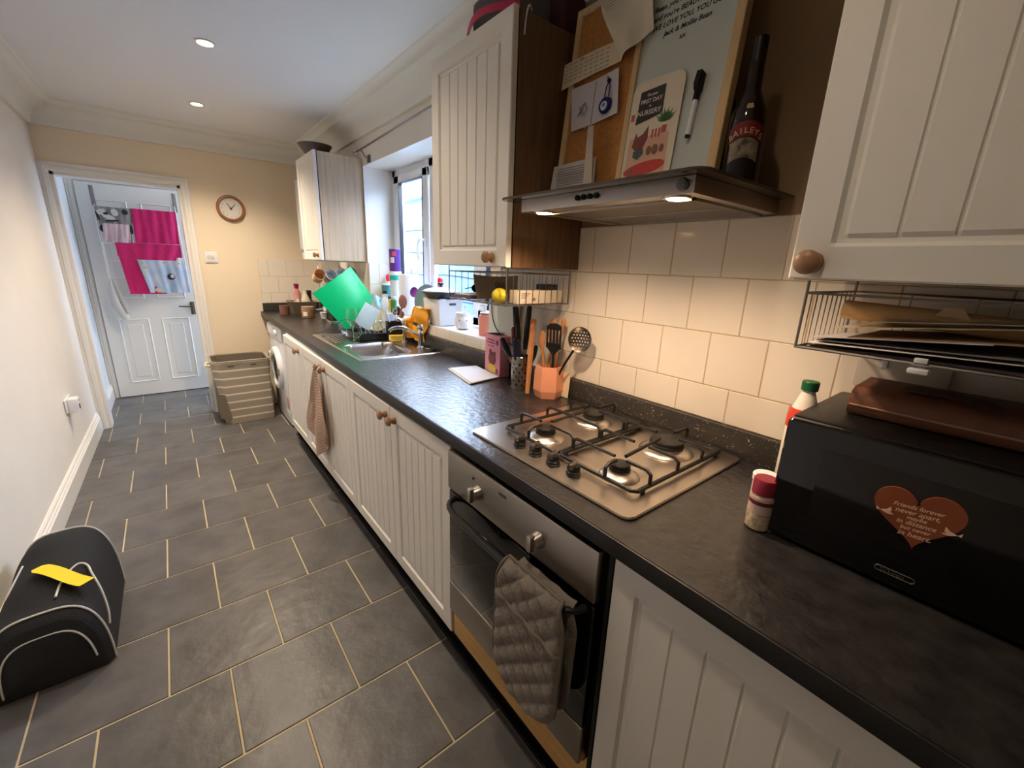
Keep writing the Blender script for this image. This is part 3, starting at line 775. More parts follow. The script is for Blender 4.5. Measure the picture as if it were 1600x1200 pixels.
for f in (0, 1):
    pts = [bagf(i/36, f) for i in range(37)]
    c = Vector((-.477, pts[0].y+(-.018 if f == 0 else .02), .12)); t = bmesh.new(); cv = t.verts.new(c)
    ring = [t.verts.new(p) for p in pts]; mid = [t.verts.new(p.lerp(c, .5)+Vector((0, (-.012 if f == 0 else .012), 0))) for p in pts]
    for i in range(36):
        t.faces.new([ring[i], ring[i+1], mid[i+1], mid[i]]); t.faces.new([mid[i], mid[i+1], cv])
    t.faces.new([ring[0], mid[0], cv, mid[-1], ring[-1]]) ; bmesh.ops.recalc_face_normals(t, faces=t.faces); bm_._join(t)
obj('body', bm_, fab, bg_, 70)
def pipe(f, off, a0=0, a1=1, dy=0, k=1.0):
    pts = []
    for i in range(31):
        a = a0+(a1-a0)*i/30; p = bagf(a, f); c = Vector((-.477, p.y, .0)); d = (p-c); p = c+d*k+d.normalized()*off; pts.append((p.x, p.y+dy, max(p.z, .004)))
    return pts
obj('piping', MB().tube(pipe(.05, .003), .0035, 6), piping, bg_)
obj('piping', MB().tube(pipe(0, 0, .06, .98, -.010, .86), .003, 6), piping, bg_)
obj('piping', MB().tube(pipe(.95, .003), .0035, 6), piping, bg_)
obj('rear_pocket', MB().grid(30, 8, lambda u, v: (lambda p, c: c+(p-c)*(.93-.22*v*v))(bagf(.04+.92*u, 1), Vector((-.477, BY1, 0)))+Vector((0, .055*math.sqrt(v), 0))), fab, bg_, 70)
hp = [sect(.10, .12)+Vector((.004, 0, 0)), sect(.16, .16)+Vector((.014, 0, .0)), sect(.26, .24)+Vector((.02, 0, .012)), sect(.33, .34)+Vector((.016, 0, .016)), sect(.35, .44)+Vector((.01, 0, .01)), sect(.40, .46)+Vector((0, 0, .006)), sect(.46, .30)+Vector((0, 0, .006)), sect(.47, .16)+Vector((0, 0, .004))]
obj('carry_cord', MB().tube(hp, .0035, 6, smooth=3), piping, bg_)
obj('carry_cord', MB().tube([sect(.62, .60)+Vector((0, 0, .005)), sect(.66, .42)+Vector((0, 0, .008)), sect(.70, .36)+Vector((0, 0, .005))], .003, 6, smooth=2), piping, bg_)
tg = thing('luggage_tag', 'bright yellow paper tag lying on the black bag', 'tag', (-.45, 1.93, .31))
def tagf(u, v):
    a = Vector((-.50, 1.99, .318)); d = Vector((.135, -.135, -.012)); s_ = Vector((.035, .033, -.004))
    w_ = .62 if u < .02 else (.85 if u < .08 else 1)
    p = a+d*u+s_*(v-.5)*w_; p.z += .008*sin(u*5+.4)-.010*u; return p
obj('tag_strip', MB().grid(24, 4, tagf, .0012), yel, tg, 60)

# ------------------------------------------------------------ dish towel on the sink cabinet knob
dt = thing('dish_towel', 'brown and pink checked dish towel hanging from a sink cabinet knob', 'towel', (.57, 2.40, .80))
check = mat('towel_plain', (188, 160, 142), .95, bump=.4, bs=120)
def towel_mat():
    M = wave('towel_lines', (196, 168, 150), (134, 102, 84), 62, 2, .95, .82, .06); return M
def towf(c, wtop, wbot, z0, z1, ph, amp, tip):
    def f(u, v):
        w_ = wtop+(wbot-wtop)*smooth(v*1.15)**.8
        y = c+(.5-u)*w_+.02*v*(ph-1)
        z = z1-(z1-z0)*v*(1-tip*abs(u-.45)**1.2)
        x = .577-.012*v-amp*(.4+v)*sin(u*11+ph+v*1.2)-.004*sin(v*9+u*3)
        return (x, y, z)
    return f
tm_ = MB().grid(40, 36, towf(2.47, .03, .36, .27, .80, 1.2, .014, .62), .003)
obj('front_fold', tm_, towel_mat(), dt, 60)
obj('back_fold', MB().grid(30, 30, lambda u, v: Vector(towf(2.545, .03, .25, .42, .79, 3.2, .012, .3)(u, v))+Vector((.012, -.05*(1-v), 0)), .003), towel_mat(), dt, 60)
obj('hanging_loop', MB().tube([(.572, 2.39, .79), (.560, 2.38, .812), (.572, 2.372, .832), (.584, 2.385, .84), (.583, 2.40, .80)], .003, 6, smooth=2), white_p, dt)

# ------------------------------------------------------------ quilted oven mitt on the oven handle
mt = thing('oven_mitt', 'grey-brown quilted double oven mitt hanging over the oven handle', 'oven mitt', (.54, .6, .72))
def mitt(y0, y1, zt, zb, xo, depth, back=False):
    def f(u, v):
        # half-width profile: rounded bottom, softly narrowing top
        L_ = v
        top = .80+.20*smooth(L_/.22); bot = math.sqrt(max(0, 1-max(0, (L_-.74)/.26)**2)) if L_ > .74 else 1
        k = min(top, max(bot, .02))
        c = (y0+y1)/2+.012*(L_-.5); hw = (y1-y0)/2
        y = c+(.5-u)*2*hw*k
        z = zt-(zt-zb)*L_
        arc = max(0, 1-L_/.09)
        x = xo+.016*arc**2
        z -= .012*arc**2
        e = min(u, 1-u)*2*hw*k; e = min(e, (1-L_)*(zt-zb)+.004)
        q = abs(sin(pi*((y-c)+(z))/.062))*abs(sin(pi*((y-c)-(z))/.062))
        x -= depth*(.25+.75*q**.4)*smooth(e/.012)
        return (x, y, z)
    return f
M1 = mitt(.464, .692, .742, .365, .534, .013)
obj('front_pad', MB().grid(64, 96, M1), grey_f, mt, 80)
obj('front_pad_lining', MB().grid(24, 40, lambda u, v: Vector(M1(u, v))*1+Vector((.5355-M1(u, v)[0] if v > .1 else .002, 0, 0)), 0), grey_h, mt, 80)
def outline(fn, n=60, off=0):
    P = [Vector(fn(0, i/n)) for i in range(n+1)]+[Vector(fn(1, i/n)) for i in range(n, -1, -1)]
    return [(p.x+off, p.y, p.z) for p in P]
obj('binding', MB().tube(outline(M1, 60, -.002), .0045, 6, closed=True), grey_h, mt)
obj('pocket_hem', MB().tube([Vector(M1(u/16, .30+.05*u/16-.015*sin(u/16*pi)))+Vector((-.001, 0, 0)) for u in range(17)], .0042, 6), grey_h, mt)
M2 = mitt(.458, .675, .728, .39, .568, .004)
obj('back_pad', MB().grid(30, 50, M2, .006), grey_f, mt, 80)

# ------------------------------------------------------------ on the worktop, middle
ppd = thing('paper_pad', 'small stack of white papers lying on the worktop in the middle', 'paper', (1.03, 1.58, WT))
Pp = [(.995, 1.72), (1.13, 1.70), (1.10, 1.47), (.935, 1.44)]
obj('sheets', MB().prism(Pp, .005, 'z', WT+.0005), paper, ppd)
obj('sheets', MB().prism([(x+.006, y-.008) for x, y in Pp], .003, 'z', WT+.006), mat('paper_blue', (214, 216, 226), .8), ppd)

# pink box of snacks (plain generic pattern)
Rz = lambda a, c: Matrix.Translation(c) @ Matrix.Rotation(a, 4, 'Z') @ Matrix.Translation(-Vector(c))
c0 = Vector((1.15, 1.54, WT)); A = radians(-8)
pb = thing('snack_box', 'small pink carton with brown and yellow print standing on the worktop', 'box', c0)
pinkc = mat('carton_pink', (214, 140, 160), .5)
obj('carton', MB().box(1.122, 1.172, 1.46, 1.605, WT+.001, WT+.185, .002, M=Rz(A, c0)), pinkc, pb)
pr = MB()
def disc(y, z, ry, rz, x=1.1212, n=20): pr.prism([(y+ry*cos(2*pi*i/n), z+rz*sin(2*pi*i/n)) for i in range(n)], -.0005, 'x', x, M=Rz(A, c0))
disc(1.533, WT+.075, .036, .032); disc(1.55, WT+.105, .012, .014); disc(1.51, WT+.10, .010, .012)
obj('brown_print', pr, mat('print_brown', (120, 62, 60), .6), pb)
pr = MB(); disc(1.533, WT+.03, .045, .020, 1.1208); obj('yellow_print', pr, mat('print_yellow', (214, 180, 70), .6), pb)
pr = MB(); disc(1.485, WT+.025, .012, .012, 1.1204); disc(1.485, WT+.155, .012, .012, 1.1204); pr.box(1.1203, 1.1209, 1.51, 1.585, WT+.145, WT+.150, M=Rz(A, c0)); pr.box(1.1203, 1.1209, 1.515, 1.58, WT+.158, WT+.164, M=Rz(A, c0)); pr.box(1.1203, 1.1209, 1.52, 1.575, WT+.131, WT+.135, M=Rz(A, c0))
obj('lettering_bars', pr, mat('print_plum', (130, 60, 90), .6), pb)
obj('flap', MB().face([(1.122, 1.60, WT+.186), (1.172, 1.60, WT+.186), (1.165, 1.50, WT+.20), (1.12, 1.50, WT+.198)]).xf(Rz(A, c0)), mat('carton_blue', (130, 190, 200), .5), pb)

# steel cutlery drainer pot with knives
cc = (1.09, 1.292, WT)
cy = thing('utensil_pot', 'perforated stainless steel pot full of black-handled knives', 'utensil pot', cc)
pt = MB(); t = bmesh.new(); n, hN = 40, 16; R0 = .040; Hc = .135; V = {}
for i in range(n):
    for j in range(hN+1): a = 2*pi*i/n; V[i, j] = t.verts.new((cc[0]+R0*cos(a), cc[1]+R0*sin(a), WT+.001+Hc*j/hN))
for i in range(n):
    for j in range(hN):
        if 2 <= j <= 12 and j % 2 == 0 and (i+(j//2) % 2*2) % 4 == 0: continue
        t.faces.new([V[i, j], V[(i+1) % n, j], V[(i+1) % n, j+1], V[i, j+1]])
t.faces.new([V[i, 0] for i in range(n)][::-1]); t.normal_update(); bmesh.ops.solidify(t, geom=t.faces[:], thickness=.0012)
pt._join(t); obj('pot', pt, mat('pot_steel', (176, 170, 164), .25, 1.0), cy, 40)
obj('rim', MB().tube([(cc[0]+R0*cos(2*pi*i/24), cc[1]+R0*sin(2*pi*i/24), WT+.136) for i in range(24)], .002, 6, closed=True), chrome, cy)
def handle(name, label, base, tip, w0, w1, m_, group='knives and utensils standing in the steel pot', cat='knife', blade=None):
    o = thing(name, label, cat, base, group)
    B, T = Vector(base), Vector(tip); d = (T-B).normalized(); mid = B.lerp(T, blade or .45)
    w0, w1 = w0*1.25, w1*1.3
    mb = MB().tube([mid, mid.lerp(T, .15), mid.lerp(T, .55), mid.lerp(T, .93), T], [w0*.75, w0, w1, w0, w0*.6], 10)
    hh = obj('handle', mb, m_, o)
    s_ = d.cross(Vector((0, 1, .2))).normalized()*.011
    obj('blade', MB().prism([(0, 0), (.0, 0)], 0) if False else MB().face([B-s_, B+s_, mid+s_, mid-s_]), steel, o)
    return o
zb_ = WT+.02
handle('kitchen_knife', 'tall black-handled knife at the right of the steel pot', (1.09, 1.285, zb_), (1.105, 1.272, 1.252), .009, .010, blackp)
handle('kitchen_knife', 'black-handled knife leaning left at the back of the steel pot', (1.10, 1.30, zb_), (1.112, 1.372, 1.245), .010, .011, blackp)
handle('kitchen_knife', 'short black-handled knife in the middle of the steel pot', (1.08, 1.29, zb_), (1.075, 1.305, 1.175), .008, .009, blackp)
handle('kitchen_knife', 'knife with a dark red handle in the steel pot', (1.085, 1.30, zb_), (1.075, 1.332, 1.16), .008, .009, mat('dark_red_plastic', (110, 20, 36), .4))
handle('kitchen_scissors', 'dark blue scissor handle in the steel pot', (1.08, 1.29, zb_), (1.055, 1.285, 1.12), .013, .014, mat('navy_plastic', (24, 30, 56), .4), cat='scissors')
handle('peeler', 'black peeler leaning over the left rim of the steel pot', (1.075, 1.295, zb_+.05), (1.03, 1.352, 1.115), .008, .010, blackp, cat='peeler')
handle('potato_masher', 'black-handled masher leaning right in the steel pot', (1.10, 1.285, zb_), (1.10, 1.215, 1.10), .007, .010, blackp, cat='masher')

# terracotta hexagonal pot with utensils
hc = (1.106, 1.142, WT)
hxp = thing('utensil_pot', 'terracotta-coloured faceted pot holding wooden and black utensils', 'utensil pot', hc)
t = bmesh.new(); rings = []
for R_, z in [(.050, .001), (.058, .03), (.055, .105), (.050, .125), (.046, .125), (.046, .02)]:
    rings.append([t.verts.new((hc[0]+R_*cos(2*pi*(i+.3)/6), hc[1]+R_*sin(2*pi*(i+.3)/6), WT+z)) for i in range(6)])
for A_, B_ in zip(rings, rings[1:]):
    for i in range(6): t.faces.new([A_[i], A_[(i+1) % 6], B_[(i+1) % 6], B_[i]])
t.faces.new(rings[0][::-1]); t.faces.new(rings[-1]); bmesh.ops.recalc_face_normals(t, faces=t.faces)
obj('pot', MB()._join(t), terr, hxp, 15)
sp_ = thing('slotted_spatula', 'black slotted spatula standing in the terracotta pot', 'spatula', (1.13, 1.11, WT+.03))
SM = frameM((1.090, 1.108, WT+.146), (.32, -.95, 0), (-.06, .03, 1)) @ Matrix.Diagonal((.9, .84, 1, 1))
t = MB().tube([(0, -.13, 0), (0, .0, 0), (0, .045, 0)], .0045, 8)
t.xf(SM); obj('handle', t, blackp, sp_)
def spat():
    mb = MB(); rows = [(.045, .008), (.062, .026), (.085, .033), (.155, .036), (.165, .030)]
    # blade outline with slots: build as strips between slots
    xs = [-.034, -.026, -.020, -.011, -.005, .005, .011, .020, .026, .034]
    for i in range(0, 10, 2): mb.box(xs[i], xs[i+1]+.0004, .062, .158, -.0014, .0014, .001, 1)
    mb.prism([(-.008, .038), (.008, .038), (.034, .068), (.034, .086), (-.034, .086), (-.034, .068)], .0028, 'z', -.0014)
    mb.prism([(-.034, .145), (.034, .145), (.033, .165), (.012, .175), (-.018, .172), (-.033, .160)], .0028, 'z', -.0014)
    return mb
obj('blade', spat().xf(SM), blackp, sp_)
sk_ = thing('skimmer', 'metal perforated skimmer spoon standing in the terracotta pot', 'skimmer', (1.14, 1.10, WT+.03))
KM = frameM((1.122, 1.012, WT+.243), (.50, -.85, .0), (0.0, -.10, 1))
t = bmesh.new(); V = {}
nr, na = 12, 44
RS, NG = .046, 48
def kv(i, j):
    if (i, j) not in V:
        x, y = (i/NG*2-1), (j/NG*2-1); r = math.hypot(x, y); q = 1 if r <= 1 else 1/r
        V[i, j] = t.verts.new((x*q*RS*.9, y*q*RS, -.014*(1-min(1, r*r))))
    return V[i, j]
for i in range(NG):
    for j in range(NG):
        x, y = ((i+.5)/NG*2-1), ((j+.5)/NG*2-1); r = math.hypot(x, y)
        if r > 1.03: continue
        off = 3*((j//6) % 2)
        if r < .80 and j % 6 < 3 and (i+off) % 6 < 3: continue
        t.faces.new([kv(i, j), kv(i+1, j), kv(i+1, j+1), kv(i, j+1)])
t.normal_update(); bmesh.ops.solidify(t, geom=t.faces[:], thickness=.0012)
bmesh.ops.transform(t, matrix=KM, verts=t.verts); obj('bowl', MB()._join(t), mat('skimmer_steel', (120, 110, 100), .3, 1.0), sk_)
obj('handle', MB().tube([(1.112, 1.128, WT+.04), (1.118, 1.072, WT+.145), (1.122, 1.036, WT+.203)], .0045, 8), blackp, sk_)
def wood_tool(label, b, tip, w_, name='wooden_spoon', cat='spoon', paddle=None, group='wooden utensils in the terracotta pot'):
    o = thing(name, label, cat, b, group)
    obj('handle', MB().tube([b, Vector(b).lerp(Vector(tip), .6), tip], [.006, .0055, .0065], 8), woods, o)
    if paddle:
        d = (Vector(tip)-Vector(b)).normalized(); M_ = frameM(tip, (.3, -.95, 0), d)
        obj('spoon_bowl' if name.endswith('spoon') else 'paddle', MB().ball((0, 0, 0), 1, paddle[0], paddle[1], .006).xf(M_), woods, o)
    return o
wood_tool('wooden spatula at the back left of the terracotta pot', (1.112, 1.155, WT+.03), (1.145, 1.178, 1.17), .01, 'wooden_spatula', 'spatula', (.018, .045))
wood_tool('thin wooden spoon behind the black spatula', (1.115, 1.145, WT+.03), (1.145, 1.12, 1.20), .01, 'wooden_spoon', 'spoon', (.010, .02))
wood_tool('wooden spoon leaning at the left of the terracotta pot', (1.10, 1.155, WT+.03), (1.10, 1.185, 1.13), .01, 'wooden_spoon', 'spoon', (.016, .035))
tn = thing('wooden_tongs', 'long wooden tongs leaning between the steel pot and the terracotta pot', 'tongs', (1.06, 1.20, WT))
for dx, nm in ((0, 'arm'), (.018, 'arm')):
    obj('arm', MB().prism([(-.006, 0), (.006, 0), (.0075, .29), (-.0075, .29)], .004, 'z').xf(frameM((1.048+dx*.3, 1.200, WT+.006), (.5, -.85, 0), (.062+dx, -.045, .290))), woods, tn)
cdt = thing('recipe_card', 'small cream card leaning on the tiles beside the terracotta pot', 'card', (1.165, 1.11, WT))
obj('card', MB().box(-.042, .042, 0, .098, 0, .002, M=frameM((1.148, 1.118, WT+.002), (.08, -1, 0), (.09, 0, 1))), paperw, cdt)
obj('print', join([text_mesh('home', .008, frameM((1.150, 1.135, WT+.018), (.08, -1, 0), (.09, 0, 1)))]), inkg, cdt) if False else None
# white board hanging on tiles behind the knives
wbd = thing('chopping_board', 'white plastic chopping board with a dark cord leaning behind the knives', 'chopping board', (1.17, 1.51, .99))
obj('board', MB().box(1.163, 1.172, 1.41, 1.63, .990, 1.25, .004), mat('board_white', (214, 214, 204), .4), wbd)
obj('cord', MB().tube([(1.158, 1.60, 1.245), (1.158, 1.60, 1.18), (1.158, 1.57, 1.12), (1.158, 1.50, 1.075), (1.158, 1.44, 1.06)], .0022, 6, smooth=2), black, wbd)
wbd2 = thing('oven_cloth_hook', 'small red-handled brush hanging below the left wire rack', 'brush', (1.15, 1.33, 1.20))
obj('handle', MB().tube([(1.15, 1.33, 1.262), (1.15, 1.326, 1.22), (1.152, 1.33, 1.20)], [.006, .007, .003], 8), mat('brush_red', (150, 26, 30), .4), wbd2)

# spice jar, white tub behind
sj = thing('spice_jar', 'glass spice jar with a maroon lid at the left of the microwave', 'spice jar', (.855, .258, WT))
jc = (.857, .262, WT+.001)
obj('jar', MB().lathe([(.019, 0), (.0225, .004), (.0225, .07), (.019, .078)], jc, 28), mat('jar_glass_spice', (176, 160, 134), .15, var=.35, vs=120), sj)
obj('lid', MB().lathe([(.0215, .076), (.0215, .104), (.020, .107), (0, .107)], jc, 28), mat('lid_maroon', (134, 30, 52), .4), sj)
obj('label', MB().lathe([(.0229, .038), (.0229, .070)], jc, 28), mat('label_beige', (196, 170, 160), .6), sj)
obj('label_band', MB().lathe([(.0232, .056), (.0232, .064)], jc, 28), mat('label_plum', (96, 20, 44), .6), sj)
wt_ = thing('white_tub', 'small white lidded tub behind the spice jar', 'tub', (.90, .272, WT))
obj('tub', MB().lathe([(.02, 0), (.022, .003), (.022, .085), (.024, .086), (.024, .098), (.022, .10), (0, .10)], (.892, .275, WT+.001), 24), white_c, wt_)

# ------------------------------------------------------------ microwave and the heart
mw = thing('microwave', 'black microwave oven on the worktop at the right', 'microwave', (1.0, 0, WT))
MX = .851
obj('casing', MB().box(MX+.02, 1.16, -.255, .247, .921, 1.152, .006), blackp, mw)
obj('door', MB().box(MX, MX+.022, -.253, .248, .915, 1.150, .008, 3), blackg, mw)
obj('door_window', MB().box(MX-.0008, MX+.001, -.10, .185, .985, 1.11, .0005), mat('mw_window', (22, 21, 22), .12), mw)
for y in (.20, -.2):
    for x in (.90, 1.12): obj('foot', MB().cyl((x, y, WT), .012, .014), blackp, mw)
lg = MB(); F = lambda y, z: frameM((MX-.001, y, z), (0, -1, 0), (0, 0, 1))
pill = [(-.020+.0045*cos(pi/2+pi*i/10), .0045*sin(pi/2+pi*i/10)) for i in range(11)]+[(.020+.0045*cos(-pi/2+pi*i/10), .0045*sin(-pi/2+pi*i/10)) for i in range(11)]
lg.tube([(x, y, 0) for x, y in pill], .0006, 6, closed=True); lg.xf(F(.055, .941))
obj('badge', join([lg, text_mesh("De'Longhi", .0075, F(.0735, .9388))]), mat('badge_silver', (120, 116, 112), .4, .5), mw)
ht = thing('wooden_heart', 'reddish wooden heart plaque with white lettering on the microwave door', 'heart plaque', (MX, .052, 1.04))
HM = frameM((MX-.0012, .050, 1.042), (0, -1, .10), (0, .10, 1))
hp_ = []
for i in range(60):
    a = 2*pi*i/60; x = 16*sin(a)**3; y = 13*cos(a)-5*cos(2*a)-2*cos(3*a)-cos(4*a); hp_.append((x/16*.052, (y+2.5)/14.5*.047))
obj('plaque', MB().prism(hp_, .004, 'z', 0).xf(HM), heartm, ht, 25)
TL = [('Friends forever', .0092, .018), ('never apart,', .0105, .0085), ('maybe', .0088, .0005), ('in distance', .0105, -.0085), ('but never', .0088, -.017), ('in heart.', .0115, -.0275)]
obj('lettering', join([text_mesh(s_, sz, HM @ Matrix.Translation((0, y, .0044)), shear=.3, align='CENTER', bold=.0001) for s_, sz, y in TL]), etch, ht)
def bird(cx, cy, k):
    mb = MB()
    mb.prism([(cx-.009*k, cy), (cx-.002*k, cy+.003), (cx+.008*k, cy-.003), (cx+.0, cy-.004)], .0004, 'z', .0042)
    mb.prism([(cx-.003*k, cy+.001), (cx+.004*k, cy+.009), (cx+.005*k, cy+.001)], .0004, 'z', .0043)
    mb.prism([(cx-.009*k, cy), (cx-.014*k, cy+.005), (cx-.013*k, cy-.001)], .0004, 'z', .0042)
    return mb.xf(HM)
obj('dove', bird(-.034, .004, 1), etch, ht); obj('dove', bird(.036, -.004, -1), etch, ht)
obj('hole', MB().cyl((0, .0275, .0035), .0022, .001, 12).xf(HM), black, ht)
# leather case on top of the microwave
lc = thing('leather_case', 'flat brown leather case with pale piping lying on the microwave', 'case', (1.04, .0, 1.152))
def casef(sec):
    return sec
cs = MB().prism([(.972, 1.1535), (.965, 1.162), (.966, 1.185), (.974, 1.196), (.99, 1.202), (1.10, 1.205), (1.125, 1.196), (1.128, 1.1535)], -.46, 'y', .192)
obj('case', cs, leather, lc, 50)
obj('piping', MB().tube([(.9645, .190, 1.172), (.9645, -.265, 1.172)], .0018, 6), mat('piping_tan', (196, 150, 120), .6), lc)
obj('strap', MB().grid(20, 4, lambda u, v: (1.00+.05*v+.02*sin(u*4), .13-.40*u, 1.2055+.004*sin(u*9+1)), .003), leatherd, lc, 60)
gb = thing('squash_bottle', 'clear plastic bottle with a dark green cap behind the microwave', 'bottle', (1.05, .262, WT))
bc = (1.06, .281, WT)
obj('bottle', MB().lathe([(.028, .001), (.030, .005), (.030, .17), (.027, .20), (.016, .235), (.0125, .245), (.0125, .252)], bc, 28), mat('bottle_plastic', (236, 226, 214), .25), gb)
obj('bottle_label', MB().lathe([(.0303, .165), (.0306, .19), (.026, .208)], bc, 28), mat('label_red', (206, 60, 44), .5), gb)
obj('cap', MB().lathe([(.016, .25), (.0165, .268), (.015, .270), (0, .270)], bc, 24), mat('cap_green', (20, 92, 54), .4), gb)
# ------------------------------------------------------------ board leaning on the hood
BU = Vector((.06, 0, .549)).normalized(); BN = Vector((-.549, 0, .06)).normalized()
def BP(s_, t_, d=0): return Vector((1.02, 1.08-s_, 1.581))+BU*t_+BN*d
def BM(s_, t_, d=0, ang=0):
    return frameM(BP(s_, t_, d), Vector((0, -1, 0)), BU) @ Matrix.Rotation(ang, 4, 'Z')
def bbox(s0, s1, t0, t1, d0, d1, b=0): return MB().box(s0, s1, t0, t1, d0, d1, b).xf(BM(0, 0))
bd = thing('notice_board', 'wood-framed board, half cork and half whiteboard, leaning on the hood', 'notice board', tuple(BP(.26, 0)))
fr_ = MB()
for a in [(0, .022, 0, .56), (.24, .258, .02, .54), (.506, .528, 0, .56), (.02, .51, 0, .02), (.02, .51, .54, .56)]: fr_.box(a[0], a[1], a[2], a[3], -.022, .004, .0015, 1)
obj('frame', fr_.xf(BM(0, 0)), pine, bd)
obj('cork_panel', bbox(.02, .242, .018, .542, -.012, -.004), cork, bd)
obj('whiteboard_panel', bbox(.256, .508, .018, .542, -.012, -.003), wboard, bd)
def writing(lines, size, s_, t_, dy, ang=0, d=-.0022, shear=.25, bold=.0004):
    return join([text_mesh(l, size, BM(s_, t_, d, ang) @ Matrix.Translation((0, -i*dy, 0)), shear=shear, bold=bold) for i, l in enumerate(lines)])
obj('handwriting', writing(["Bean, you've been", "and you're BEAUTIFUL", "WE LOVE YOU, YOU GOT THIS", "        Jack & Mollie Bean", "                  xx"], .0165, .282, .452, .0215, 0.02, -.0024), ink, bd)
def sheet_thing(name, label, cat, pts, d, m_, lift=None, th=.0008, nu=14):
    """paper with four corners in board coordinates (bl, br, tr, tl)"""
    bl, br, tr, tl_ = [Vector(p) for p in pts]
    c = BP(*((bl+tr)/2), d)
    o = thing(name, label, cat, tuple(c))
    def f(u, v):
        p = bl.lerp(br, u).lerp(tl_.lerp(tr, u), v); h = lift(u, v) if lift else 0
        return BP(p.x, p.y, d+h)
    obj('sheet', MB().grid(nu, nu, f, th), m_, o, 50)
    return o
n1 = sheet_thing('handwritten_note', 'long cream handwritten note pinned across the left frame of the cork board', 'note', [(-.048, .351), (.199, .367), (.182, .425), (-.045, .423)], .006, paperw, lambda u, v: .004*sin(u*3))
sc = MB()
for i in range(5):
    for k in range(9):
        a = BP(-.015+k*.020+.001*i, .412-i*.011, .0098+.003); sc.tube([a+Vector((0, -j*.0032, .0018*sin(j*2.2+k+i))) for j in range(5)], .0006, 4)
obj('scribble', sc, inkg, n1)
n2 = sheet_thing('folded_card', 'folded white card pinned to the cork behind the blue eye charm', 'card', [(.045, .220), (.218, .234), (.20, .350), (.024, .342)], .004, mat('paper_lilac', (214, 208, 214), .8), lambda u, v: .012*abs(u-.48))
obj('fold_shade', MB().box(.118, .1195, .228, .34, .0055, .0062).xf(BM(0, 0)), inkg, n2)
obj('scribble', MB().tube([BP(.085+.018*cos(i*1.3), .27+.02*sin(i*1.9), .0125) for i in range(14)], .0006, 4), inkg, n2)
ev = thing('eye_charm', 'round cobalt blue eye charm hanging on the folded card', 'charm', tuple(BP(.172, .262)))
EM = BM(.172, .262, .013)
obj('bead', MB().lathe([(0, -.004), (.017, -.003), (.022, 0), (.020, .004), (0, .006)], n=28).xf(EM), mat('cobalt_glass', (16, 20, 110), .1), ev)
obj('eye_white', MB().lathe([(.0125, .0045), (.011, .0064), (0, .0068)], n=24).xf(EM @ Matrix.Translation((-.001, -.002, 0))), mat('eye_white', (206, 218, 222), .2), ev)
obj('eye_iris', MB().lathe([(.0075, .0062), (.006, .0075), (0, .0078)], n=20).xf(EM @ Matrix.Translation((-.001, -.002, 0))), mat('eye_blue', (70, 140, 176), .2), ev)
obj('pupil', MB().lathe([(.0032, .0074), (0, .0084)], n=16).xf(EM @ Matrix.Translation((-.001, -.002, 0))), black, ev)
obj('cord', MB().tube([BP(.165, .284, .013), BP(.166, .31, .012), BP(.172, .326, .010), BP(.178, .31, .012), BP(.180, .284, .013)], .0016, 6).ball(BP(.172, .325, .011), .006), mat('cobalt_glass', (16, 20, 110), .1), ev)
def pin(label, s_, t_, d):
    o = thing('push_pin', label, 'pin', tuple(BP(s_, t_, d)))
    obj('pin_head', MB().lathe([(.004, 0), (.003, .003), (.0035, .008), (.0045, .009), (0, .010)], n=12).xf(BM(s_, t_, d)), mat('clear_pin', (190, 186, 180), .15), o); return o
pin('clear push pin holding the long handwritten note', .055, .415, .011); pin('white push pin above the blue eye charm', .164, .336, .006); pin('push pin above the leaflet, low on the cork', .098, .222, -.003)
bp_ = sheet_thing('crumpled_letter', 'large crumpled letter pinned over the middle frame of the notice board', 'letter', [(.205, .364), (.302, .404), (.262, .56), (.085, .562)], .012, mat('paper_cream', (222, 212, 190), .8), lambda u, v: .010*sin(u*5+v*3)+.012*(1-v)*u+.004*sin(9*u-7*v), nu=24)
ln = MB()
for i in range(6): ln.box(.105, .18-.006*i, .538-i*.007, .5392-i*.007, .0215, .0218)
obj('printed_lines', ln.xf(BM(0, 0)), inkg, bp_)
lf = sheet_thing('appointment_leaflet', 'white printed leaflet standing at the bottom of the cork board', 'leaflet', [(.008, .012), (.195, .010), (.165, .130), (-.008, .126)], .012, mat('leaflet_white', (206, 202, 200), .7), lambda u, v: .02*(1-v))
ln = MB()
for i in range(9): ln.box(.012+.003*i, (.150 if i % 3 else .155)+.002*i-.02*(i % 2), .112-i*.0078, .1145-i*.0078, .0345-.0022*(9-i), .0347-.0022*(9-i))
obj('printed_lines', ln.xf(BM(0, 0)), mat('print_grey', (130, 126, 126), .7), lf)
st = sheet_thing('paper_strip', 'narrow white packaging strip standing against the cork board', 'packaging', [(.150, .004), (.196, .006), (.164, .204), (.134, .210)], .03, mat('strip_white', (196, 186, 172), .6), lambda u, v: .01*u)
# greeting card
gc = thing('greeting_card', 'rounded greeting card with a chalkboard, plant and cat drawing on the whiteboard', 'card', tuple(BP(.34, .15)))
def rrect(x0, x1, y0, y1, r, n=5):
    p = []
    for cx, cy, a0 in [(x1-r, y1-r, 0), (x0+r, y1-r, pi/2)]:
        for i in range(n+1): a = a0+pi/2*i/n; p.append((cx+r*cos(a), cy+r*sin(a)))
    return p+[(x0, y0), (x1, y0)]
GM = BM(.262, .030, .004)
cw, chh = .150, .262
obj('card', MB().prism(rrect(0, cw, -.01, chh, .026), .0016, 'z').xf(GM), mat('card_cream', (228, 216, 194), .6), gc)
L0 = .0018
def flat(pts, c, h=.0002, z=L0): return MB().prism(pts, h, 'z', z).xf(GM)
obj('peach_print', flat([(.010, .03), (.132, .03), (.130, .125), (.012, .125)], 0), mat('print_peach', (222, 176, 150), .6), gc)
